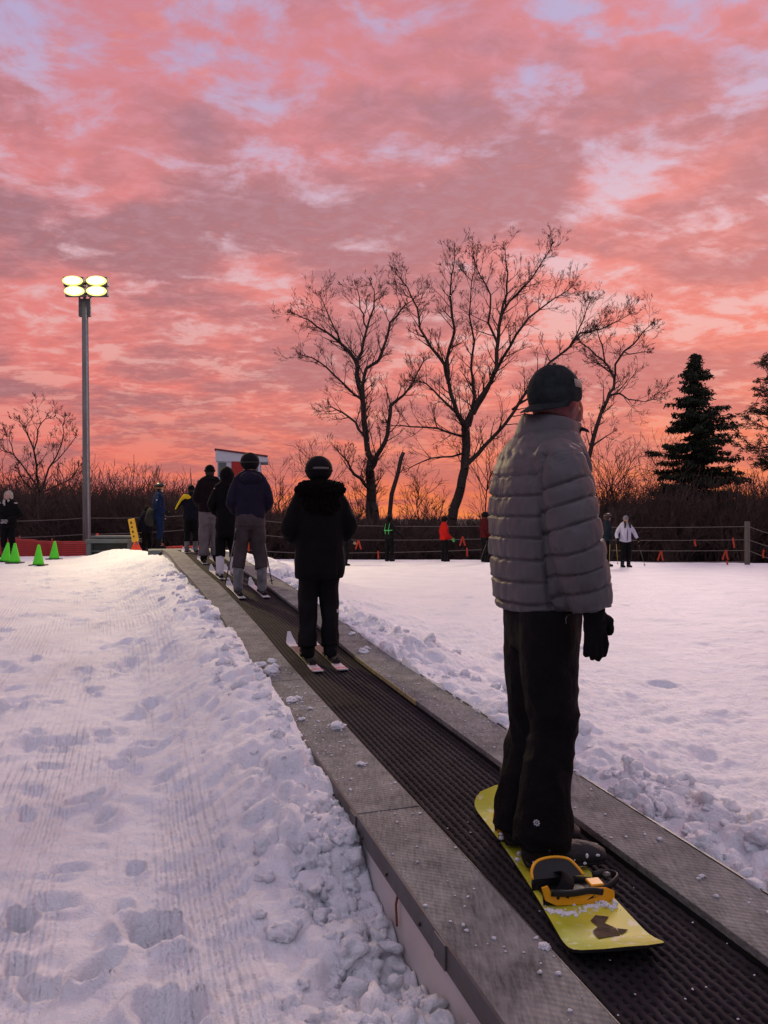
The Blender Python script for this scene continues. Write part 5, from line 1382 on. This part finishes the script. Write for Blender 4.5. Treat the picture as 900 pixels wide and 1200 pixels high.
prism('floor_slab', [a0+Vector((-.1, -.1, 0)), a1+Vector((.1, -.1, 0)), a2+Vector((.1, .1, 0)), a3+Vector((-.1, .1, 0))], zz(563), zz(561)-.002, M_BW, bt)
for p_ in (a0, a1, a2, a3): MB().box((p_.x*.96, p_.y*.9+.1, (zz(563)-3.2)/2), (.16, .16, 3.2+zz(563))).build('leg', M_GALV, bt)
for p_, q_ in ((a0, a1), (a3, a2)): MB().tube([Vector((p_.x*.96, p_.y*.9+.1, zz(564))), Vector((q_.x*.96, q_.y*.9+.1, -1.2))], .04, 6).build('brace', M_GALV, bt)
# ------------------------------------------------------------ trees
M_BARK = mat('bark', (.045, .032, .026), .9, .35, 12, .5, 30, dirt=(.07, .052, .043))
M_TWIG = mat('twig_bark', (.040, .026, .022), .9, .3, 3)
M_NEED = mat('dark_needles', (.018, .030, .016), .8, .4, 2, dirt=(.035, .045, .024))
def ribs(segs, sides):
    """segs: arrays (n,8): p0(3) p1(3) r0 r1 -> tapered prisms, numpy"""
    A = np.array(segs, float)
    p0, p1, r0, r1 = A[:, :3], A[:, 3:6], A[:, 6], A[:, 7]
    d = p1-p0; l = np.linalg.norm(d, axis=1, keepdims=True)+1e-9; d = d/l
    ref = np.where(np.abs(d[:, 1:2]) < .9, np.array([[0, 1., 0]]), np.array([[1., 0, 0]]))
    a = np.cross(d, ref); a /= np.linalg.norm(a, axis=1, keepdims=True); b = np.cross(d, a)
    n = len(A); V = np.zeros((n, 2*sides, 3))
    for k in range(sides):
        t = 2*math.pi*k/sides; o = a*math.cos(t)+b*math.sin(t)
        V[:, k] = p0+o*r0[:, None]; V[:, sides+k] = p1+d*0+o*r1[:, None]
    base = (np.arange(n)*2*sides)[:, None]
    Fs = []
    for k in range(sides):
        k2 = (k+1) % sides; Fs.append(np.concatenate([base+k, base+k2, base+sides+k2, base+sides+k], 1))
    return V.reshape(-1, 3), np.concatenate(Fs, 0)

def grow(segs, p, d, length, r, level, up=.12, wob=.22, maxl=4, kids=None, rmin=.008, side=.8):
    """one wandering branch with its side branches"""
    n = max(3, int(4+length*1.2)) if level < 3 else 4
    st = length/n; q = Vector(p); d = Vector(d).normalized(); pts = []
    for i in range(n):
        w = wob*(1.0 if level < 3 else .9)
        d = (d+Vector((random.gauss(0, w), random.gauss(0, w*.8), random.gauss(0, w)+up))*.55).normalized()
        q2 = q+d*st; f = (i+1)/n; ra = max(rmin, r*(1-.75*i/n)); rb = max(rmin, r*(1-.75*f))
        segs.append((*q, *q2, ra, rb)); pts.append((Vector(q2), Vector(d), rb, f)); q = q2
    if level >= maxl: return
    nk = kids[level] if kids else 4
    for i in range(nk):
        j = random.randrange(int(n*.2), n); q_, d_, r_, f = pts[j]
        ax = Vector((random.gauss(0, 1), random.gauss(0, 1), random.gauss(0, 1))); ax = (ax-d_*ax.dot(d_)).normalized()
        an = random.uniform(.45, 1.0)*side*1.1
        nd = d_*math.cos(an)+ax*math.sin(an)
        grow(segs, q_, nd, length*random.uniform(.48, .78)*(1.05-.45*f), r_*.62, level+1, up, wob, maxl, kids, rmin, side)

def limb_tree(Z, limbs, label, name='bare_tree', group='bare trees on the skyline', maxl=4, dens=1.0, tw=1.0, rmin=.010, seed=1):
    """limbs: polylines of photo columns/rows with pixel thickness, carried out to depth Z"""
    random.seed(seed)
    base = P(*limbs[0][0][:2], Z); base.z = CZ-3.1
    t = empty(name, base, 0, label, 'tree', group)
    tr, tg, rec = [], [], []
    for li, lb in enumerate(limbs):
        pts = []; off = 0.0
        if li and rec: off = min(rec, key=lambda c: (c[0]-lb[0][0])**2+(c[1]-lb[0][1])**2)[2]
        ph = random.uniform(0, 6); amp = 0 if li == 0 else random.uniform(.4, 1.6)*random.choice((-1, 1))
        for i, (x, y, w) in enumerate(lb):
            u = i/max(1, len(lb)-1); yo = amp*u*1.4+.15*math.sin(ph+i)*(u > 0)
            p = P(x, y, Z+off+yo) ; pts.append((p, w*.84/F*Z/2)); rec.append((x, y, off+yo))
        if li == 0: pts = [(Vector((pts[0][0].x, pts[0][0].y, base.z-.3)), pts[0][1]*1.15)]+pts
        # densify with small wander
        q = []
        for (p0, r0), (p1, r1) in zip(pts[:-1], pts[1:]):
            m = max(2, int((p1-p0).length/.5))
            for k in range(m):
                u = k/m; pp = p0.lerp(p1, u)
                if k: pp = pp+Vector((random.gauss(0, .035), random.gauss(0, .06), random.gauss(0, .03)))
                q.append((pp, r0*(1-u)+r1*u))
        q.append(pts[-1])
        for (p0, r0), (p1, r1) in zip(q[:-1], q[1:]):
            tr.append((*(p0-base), *(p1-base), max(r0, rmin), max(r1, rmin)))
        tot = len(q)
        for k in range(tot-1):
            if li == 0 and k < tot*.55: continue
            (p0, r0), (p1, r1) = q[k], q[k+1]; u = k/tot; dd = (p1-p0).normalized()
            nb = int((.45+.7*u)*dens+random.random())
            for _ in range(nb):
                ax = Vector((random.gauss(0, 1), random.gauss(0, .8), random.gauss(0, 1))); ax = (ax-dd*ax.dot(dd)).normalized(); an = random.uniform(.5, 1.0)
                nd = dd*math.cos(an)+ax*math.sin(an)
                grow(tg, p1-base, nd, random.uniform(1.0, 2.3)*(1.05-.4*u)*tw, min(r1*.55, .045), 1, .16, .13, maxl, [0, 4, 3, 3, 0], rmin)
        (p0, r0), (p1, r1) = q[-2], q[-1]
        for _ in range(3):
            nd = ((p1-p0).normalized()+Vector((random.gauss(0, .3), random.gauss(0, .3), random.gauss(0, .3)))).normalized()
            grow(tg, p1-base, nd, random.uniform(.35, .7)*tw, min(r1*.8, .03), 1, .16, .12, maxl, [0, 4, 3, 3, 0], rmin)
    V, Fq = ribs(tr, 8); link('trunk', np_mesh('trunk', V, Fq), M_BARK, t)
    V, Fq = ribs(tg, 3); link('crown', np_mesh('crown', V, Fq), M_TWIG, t)
    return len(tg)

A = [[(436, 640, 16), (435, 590, 15), (434, 560, 13), (433, 548, 11)],
     [(443, 645, 11), (441, 613, 10), (436, 575, 9), (434, 560, 8)],
     [(433, 548, 10), (435, 538, 9), (430, 521, 8), (427, 498, 8), (424, 463, 7), (418, 440, 6.5), (418, 424, 6), (399, 402, 4), (384, 390, 3), (362, 375, 2), (347, 368, 1.2)],
     [(418, 424, 5), (424, 412, 4), (430, 385, 3.2), (438, 361, 2.4), (439, 346, 1.6), (436, 335, 1)],
     [(427, 498, 6), (426, 470, 5.5), (425, 451, 5), (429, 432, 4.5), (443, 424, 4), (452, 400, 3.5), (457, 378, 3), (470, 363, 2), (482, 353, 1.2)],
     [(434, 550, 8), (441, 535, 7), (451, 518, 6), (455, 498, 5.5), (458, 475, 5), (473, 463, 3.5), (484, 449, 2.5), (496, 424, 1.5)],
     [(432, 572, 5), (427, 567, 4.5), (415, 556, 4), (408, 542, 2.5), (400, 533, 2)],
     [(426, 510, 4), (417, 495, 3.5), (401, 483, 2.5), (389, 477, 1.6)],
     [(424, 468, 4), (416, 463, 3.2), (391, 439, 2.5), (374, 424, 2), (357, 417, 1.2)],
     [(399, 402, 3), (392, 385, 2.2), (383, 365, 1.4), (378, 352, 1)],
     [(430, 385, 2.6), (422, 362, 2), (419, 340, 1.2)]]
limb_tree(40, A, 'bare tree with a double trunk rising beside the black parka', seed=3, dens=2.1, tw=.74, rmin=.0065)
B_ = [[(527, 645, 15), (530, 608, 14), (540, 572, 12.5), (545, 540, 12), (546, 509, 12), (545, 497, 11)],
      [(545, 500, 8), (536, 485, 6.5), (528, 461, 5.5), (521, 427, 5), (505, 407, 4), (492, 385, 3.2), (489, 361, 2.6), (477, 336, 1.8), (465, 322, 1)],
      [(525, 450, 5), (524, 420, 4.5), (533, 388, 3.5), (529, 361, 3), (528, 336, 2.2), (533, 300, 1.1)],
      [(546, 497, 8), (560, 470, 7), (575, 448, 6), (582, 430, 5.5), (584, 397, 5), (587, 370, 4), (597, 353, 3), (621, 329, 2), (645, 292, 1)],
      [(587, 370, 3.6), (594, 345, 2.8), (595, 320, 2), (592, 293, 1)],
      [(584, 405, 4), (572, 378, 3), (575, 346, 2.2), (562, 322, 1.4), (556, 305, 1)],
      [(555, 485, 6), (572, 455, 5), (590, 418, 4), (605, 392, 3.4), (619, 373, 3), (641, 356, 2), (667, 339, 1)],
      [(546, 545, 7), (560, 532, 6), (575, 515, 5), (591, 498, 4.5), (615, 462, 4), (645, 424, 3.2), (667, 407, 3), (680, 390, 2.6), (697, 387, 2), (716, 380, 1.6), (735, 370, 1)],
      [(667, 407, 2.4), (676, 392, 2), (684, 374, 1.6), (690, 356, 1)],
      [(545, 512, 4), (530, 508, 3.2), (513, 502, 2.6), (481, 500, 2), (461, 499, 1.2)],
      [(546, 530, 3.5), (530, 535, 2.6), (505, 537, 2), (480, 548, 1.2)],
      [(550, 500, 5), (556, 465, 4), (552, 432, 3.4), (556, 400, 2.8), (550, 370, 2.2), (552, 340, 1.4), (556, 318, 1)],
      [(536, 485, 4), (515, 465, 3), (500, 450, 2.2), (488, 446, 1.3)],
      [(600, 480, 3), (625, 462, 2.5), (650, 452, 1.8), (668, 450, 1)]]
limb_tree(42, B_, 'largest bare tree with a wide crown leaning above the grey puffer jacket', seed=5, dens=2.7, tw=.80, rmin=.0065)
C_ = [[(684, 650, 9), (686, 575, 7), (689, 540, 6.5), (695, 515, 6), (704, 485, 5.2)],
      [(704, 485, 5), (712, 468, 4.6), (719, 455, 4), (720, 444, 3.8), (714, 432, 3.2), (709, 425, 3), (699, 417, 2.4), (682, 402, 1.4)],
      [(720, 446, 3.4), (721, 427, 3), (731, 412, 2.6), (748, 397, 2), (760, 383, 1)],
      [(714, 463, 3), (726, 461, 2.8), (736, 468, 2), (756, 471, 1.2), (765, 468, 1)],
      [(709, 425, 2.4), (706, 405, 2), (700, 388, 1.2)],
      [(731, 412, 2), (738, 415, 1.6), (756, 412, 1)],
      [(692, 525, 3), (705, 515, 2.2), (716, 508, 1.2)]]
limb_tree(38, C_, 'slender bare tree curving up between the man in the cap and the spruce', seed=8, dens=1.5, tw=.66, rmin=.0065)
D_ = [[(47, 640, 4.2), (47, 607, 4), (47, 576, 3.8)],
      [(47, 576, 3.6), (45, 565, 3.2), (43, 547, 2.8), (39, 525, 2.4), (32, 509, 1.8), (24, 495, 1)],
      [(40, 527, 2), (44, 504, 1.6), (53, 491, 1)],
      [(47, 578, 3), (44, 571, 2.6), (31, 552, 2.2), (16, 533, 1.6), (3, 528, 1)], [(18, 536, 1.6), (14, 523, 1.3), (11, 512, 1)],
      [(48, 578, 3.2), (57, 549, 2.6), (67, 533, 2), (75, 507, 1.4), (76, 491, 1)], [(60, 545, 1.8), (75, 530, 1.4), (88, 513, 1)],
      [(47, 577, 2.4), (67, 569, 2), (80, 563, 1.6), (92, 547, 1)], [(46, 578, 2.2), (31, 567, 1.8), (22, 550, 1)]]
limb_tree(36, D_, 'small bare tree with a low fork behind the grey hooded person on the left', seed=9, dens=1.3, tw=.55, rmin=.0065)
S_ = [[(457, 640, 6), (457, 599, 5.5), (459, 579, 5.5), (466, 556, 5), (470, 537, 5), (473, 530, 4.5)]]
random.seed(2)
def stump():
    Z = 37; base = P(457, 640, Z); base.z = CZ-3.0; t = empty('broken_tree', base, 0, 'leafless snapped off tree stem leaning right between the two big trees', 'tree')
    pts = [P(x, y, Z)-base for x, y, w in S_[0]]; rr = [w/F*Z/2 for x, y, w in S_[0]]
    MB().tube([Vector((pts[0].x, 0, -.2))]+pts, [rr[0]*1.2]+rr, 10).build('trunk', M_BARK, t, True)
    tg = []
    for i in range(4): grow(tg, pts[2]+(pts[3]-pts[2])*random.random(), Vector((random.uniform(-1, 1), 0, .8)), 1.2, .02, 2, .1, .2, 3, [0, 0, 3, 2], .009)
    V, Fq = ribs(tg, 3); link('twigs', np_mesh('twigs', V, Fq), M_TWIG, t)
stump()
# understorey trees, countable but slight
def small_tree(px, ytop, Z, label, seed, spread=.55, thick=.06):
    random.seed(seed); base = P(px, 640, Z); base.z = CZ-2.8; h = (600-ytop)/F*Z+2.8
    t = empty('young_tree', base, 0, label, 'tree', 'young bare trees along the wood edge')
    tr, tg = [], []; p = Vector((0, 0, -.2)); d = Vector((random.uniform(-.1, .1), 0, 1)).normalized(); n = 9; pts = []
    for i in range(n):
        d = (d+Vector((random.gauss(0, .07), random.gauss(0, .07), .05))).normalized(); q = p+d*h*.62/n
        tr.append((*p, *q, thick*(1-.06*i), thick*(1-.06*(i+1)))); p = q; pts.append(Vector(q))
    for i in range(15):
        b_ = pts[random.randrange(2, n)]; an = random.uniform(0, 6.28)
        grow(tg, b_, Vector((math.cos(an)*spread, math.sin(an)*spread, .75)), h*random.uniform(.22, .42), thick*.5, 1, .10, .17, 3, [0, 5, 4, 3], .009)
    V, Fq = ribs(tr, 6); link('trunk', np_mesh('trunk', V, Fq), M_BARK, t); V, Fq = ribs(tg, 3); link('crown', np_mesh('crown', V, Fq), M_TWIG, t)
for px, yt, Z, lb in ((-14, 520, 42, 'young bare tree cut by the left photo edge'), (122, 540, 44, 'young bare tree just right of the light pole'), (205, 545, 44, 'young bare tree behind the gap between blue suit and queue'),
                      (236, 548, 46, 'young bare tree just left of the white booth'), (325, 540, 44, 'young bare tree between the white booth and the black parka'),
                      (385, 520, 46, 'young bare tree under the left tree crown'), (489, 548, 46, 'young bare tree between the snapped stem and the leaning trunk'),
                      (570, 500, 45, 'young bare tree tight behind the left shoulder of the grey puffer'), (606, 540, 44, 'young bare tree hidden behind the grey puffer back'),
                      (712, 505, 44, 'young bare tree right of the slender curving tree'), (741, 515, 43, 'young bare tree in the gap left of the spruce'), (775, 500, 45, 'young bare tree touching the left side of the spruce'),
                      (866, 535, 44, 'young bare tree low between the spruce and the pine'), (410, 560, 48, 'low young bare tree left of the double trunk'), (508, 560, 48, 'low young bare tree left of the leaning trunk base')):
    small_tree(px, yt, Z, lb, int(px)+40)

# ---- brushwood band: nobody could count its stems
random.seed(21)
def shrub(seed, h=3.0):
    random.seed(seed); sg = []
    for i in range(7):
        an = random.uniform(0, 6.28); l = h*random.uniform(.55, 1.0)
        grow(sg, Vector((random.uniform(-.5, .5), random.uniform(-.5, .5), 0)), Vector((math.cos(an)*.28, math.sin(an)*.28, 1)), l, .030, 1, .05, .14, 3, [0, 6, 4, 3], .009, .75)
    return np.array(sg)
vars_ = [shrub(100+i) for i in range(10)]
topx = [-200, 0, 100, 200, 240, 320, 400, 440, 520, 600, 660, 690, 760, 1100]; topy = [572, 572, 577, 577, 588, 599, 608, 614, 614, 611, 598, 588, 580, 578]
allseg = []
cnt = 0
for i in range(1450):
    Z = random.uniform(30.5, 34) if i < 330 else random.uniform(34, 58)
    px = random.uniform(-90, 990) if i < 900 else (random.uniform(360, 640) if i < 1150 else (random.uniform(-420, -80) if i % 2 else random.uniform(980, 1300)))
    yt = np.interp(px, topx, topy)+random.uniform(-4, 16 if i < 600 else 9)
    base_z = CZ-2.9; h = (600-yt)/F*Z+2.9
    if h < .6: continue
    sg = vars_[random.randrange(10)].copy(); f = h/3.0*.9*random.uniform(.75, 1.12); an = random.uniform(0, 6.28); c_, s_ = math.cos(an), math.sin(an)
    for o_ in (0, 3):
        x_, y_ = sg[:, o_].copy(), sg[:, o_+1].copy(); fx_ = f*.85
        sg[:, o_] = (x_*c_-y_*s_)*fx_+(px-450)/F*Z; sg[:, o_+1] = (x_*s_+y_*c_)*fx_+Z; sg[:, o_+2] = sg[:, o_+2]*f+base_z
    sg[:, 6:] *= .8+.2*f
    allseg.append(sg)
allseg = np.concatenate(allseg)
print('brush segs', len(allseg))
V, Fq = ribs(allseg, 3); o = link('brushwood', np_mesh('brushwood', V, Fq), mat('brushwood_bark', (.062, .037, .031), .9, .4, .6), smooth=False); o['kind'] = 'stuff'

# far wood behind the brush: a dense dark mass of stems
random.seed(5); far = []
for i in range(430):
    Z = random.uniform(66, 95); px = random.uniform(-80, 990) if i < 330 else (random.uniform(-420, -80) if i % 2 else random.uniform(980, 1300)); yt = np.interp(px, topx, topy)+random.uniform(6, 16)
    h = (600-yt)/F*Z+1.8; sg = vars_[random.randrange(10)].copy(); f = h/3.0; fx_ = max(f, 1.4)*1.1
    for o_ in (0, 3):
        sg[:, o_] = sg[:, o_]*fx_+(px-450)/F*Z; sg[:, o_+1] = sg[:, o_+1]*fx_+Z; sg[:, o_+2] = sg[:, o_+2]*f+CZ-1.9
    sg[:, 6:] *= 1.8; far.append(sg)
V, Fq = ribs(np.concatenate(far), 3); o = link('far_wood', np_mesh('far_wood', V, Fq), bpy.data.materials['brushwood_bark'], smooth=False); o['kind'] = 'stuff'

# ---- spruce: drooping whorled branches hung with sprays
def needle_quads(cs, L_, W_, n, droop=.5):
    """random small blades round centres cs"""
    cs = np.asarray(cs); m = len(cs)*n; c = np.repeat(cs, n, 0)+rng.normal(0, 1, (m, 3))*np.array([.085, .085, .05])
    d = rng.normal(0, 1, (m, 3)); d[:, 2] = -np.abs(d[:, 2])*droop-.25; d /= np.linalg.norm(d, axis=1, keepdims=True)
    a = np.cross(d, rng.normal(0, 1, (m, 3))); a /= np.linalg.norm(a, axis=1, keepdims=True)
    L2 = L_*rng.uniform(.6, 1.3, (m, 1)); W2 = W_*rng.uniform(.7, 1.3, (m, 1))
    V = np.stack([c-a*W2*.4, c+a*W2*.4, c+d*L2*.6+a*W2, c+d*L2, c+d*L2*.6-a*W2], 1).reshape(-1, 3)
    i = np.arange(m)[:, None]*5; return V, np.concatenate([i+0, i+1, i+2, i+3, i+4], 1)
def spruce():
    random.seed(14); Z = 40; base = P(815, 640, Z); base.z = CZ-3.0; H_ = (600-415)/F*Z+3.0
    t = empty('spruce', base, 0, 'dark pointed spruce standing alone on the right skyline', 'tree')
    tr = [(0, 0, -.3, 0, 0, H_*.5, .20, .11), (0, 0, H_*.5, 0, 0, H_, .11, .015)]
    cs = []
    z = H_-.15; sp = .26
    while z > .8:
        f = (H_-z)/H_
        r0 = np.interp(f, [0, .04, .12, .25, .45, .7, 1], [.03, .26, .68, 1.3, 1.9, 2.4, 2.7])
        nb = 5 if f < .1 else 6
        a0_ = random.uniform(0, 6.28)
        for k in range(nb):
            a_ = a0_+6.28*k/nb+random.uniform(-.3, .3); rr = r0*random.uniform(.40, 1.35)
            if random.random() < .22: continue
            zz_ = z+random.uniform(-.12, .12); p = Vector((0, 0, zz_)); n = max(3, int(rr/.16)); dr = random.uniform(.10, .42)
            for i in range(n):
                u = (i+1)/n; q = Vector((math.cos(a_)*rr*u, math.sin(a_)*rr*u, zz_+.05*u-dr*rr*u*(1-.55*u)+.10*rr*max(0, u-.6)))
                tr.append((*p, *q, .03*(1-u)+.012, .03*(1-u)+.008)); 
                if u > .12:
                    side = Vector((-math.sin(a_), math.cos(a_), 0))
                    wd = .34*rr*(1-u*.75)*random.uniform(.3, 1.0)
                    for sgn in (-1, 0, 1):
                        if random.random() < .62: cs.append(tuple(q+side*sgn*wd*random.uniform(.4, 1)+Vector((0, 0, -.05*abs(sgn)-random.uniform(0, .08)))))
                p = q
        z -= sp*random.uniform(.8, 1.3)*(.65+.9*f)
    V, Fq = ribs(tr, 5); link('trunk', np_mesh('trunk', V, Fq), M_BARK, t)
    V, Fq = needle_quads(cs, .20, .036, 16, .9); link('crown', np_mesh('crown', V, Fq), M_NEED, t, smooth=False)
spruce()
def pine():
    random.seed(31); Z = 34; base = P(935, 640, Z); base.z = CZ-3.0; H_ = (600-395)/F*Z+3.0
    t = empty('pine_tree', base, 0, 'dark pine with tufted needles reaching in from the right edge', 'tree')
    tr = [(0, 0, -.3, .1, 0, H_*.6, .26, .16), (.1, 0, H_*.6, 0, 0, H_, .16, .03)]; cs = []
    def br(z, dx, dy, ln, rise):
        p = Vector((0, 0, z)); n = 7; d = Vector((dx, dy, rise)).normalized()
        for i in range(n):
            d = (d+Vector((random.gauss(0, .08), random.gauss(0, .08), random.gauss(.03, .07)))).normalized(); q = p+d*ln/n
            tr.append((*p, *q, .06*(1-i/n)+.012, .06*(1-(i+1)/n)+.010))
            if i > 1:
                for k in range(3):
                    sd = Vector((random.gauss(0, .6), random.gauss(0, .6), random.gauss(.15, .35))).normalized()*random.uniform(.25, .75)+d*.15
                    tr.append((*q, *(q+sd), .018, .010)); cs.append(tuple(q+sd))
            p = q
        cs.append(tuple(p+d*.1))
    for py, px_end in ((412, 898), (436, 890), (462, 894), (484, 886), (502, 878), (513, 872), (526, 882), (545, 896)):
        z0 = (600-py)/F*Z+3.0-.35; ln = (935-px_end)/F*Z
        for k in range(2): br(z0+random.uniform(-.15, .15), -1 if k == 0 else random.uniform(-1, 1), random.uniform(-.3, .3) if k == 0 else random.uniform(-1, 1), ln*(1 if k == 0 else random.uniform(.6, .95)), random.uniform(.0, .15))
    V, Fq = ribs(tr, 5); link('trunk', np_mesh('trunk', V, Fq), M_BARK, t)
    V, Fq = needle_quads(cs, .15, .016, 38, .1)
    link('crown', np_mesh('crown', V, Fq), M_NEED, t, smooth=False)
pine()
print('done')
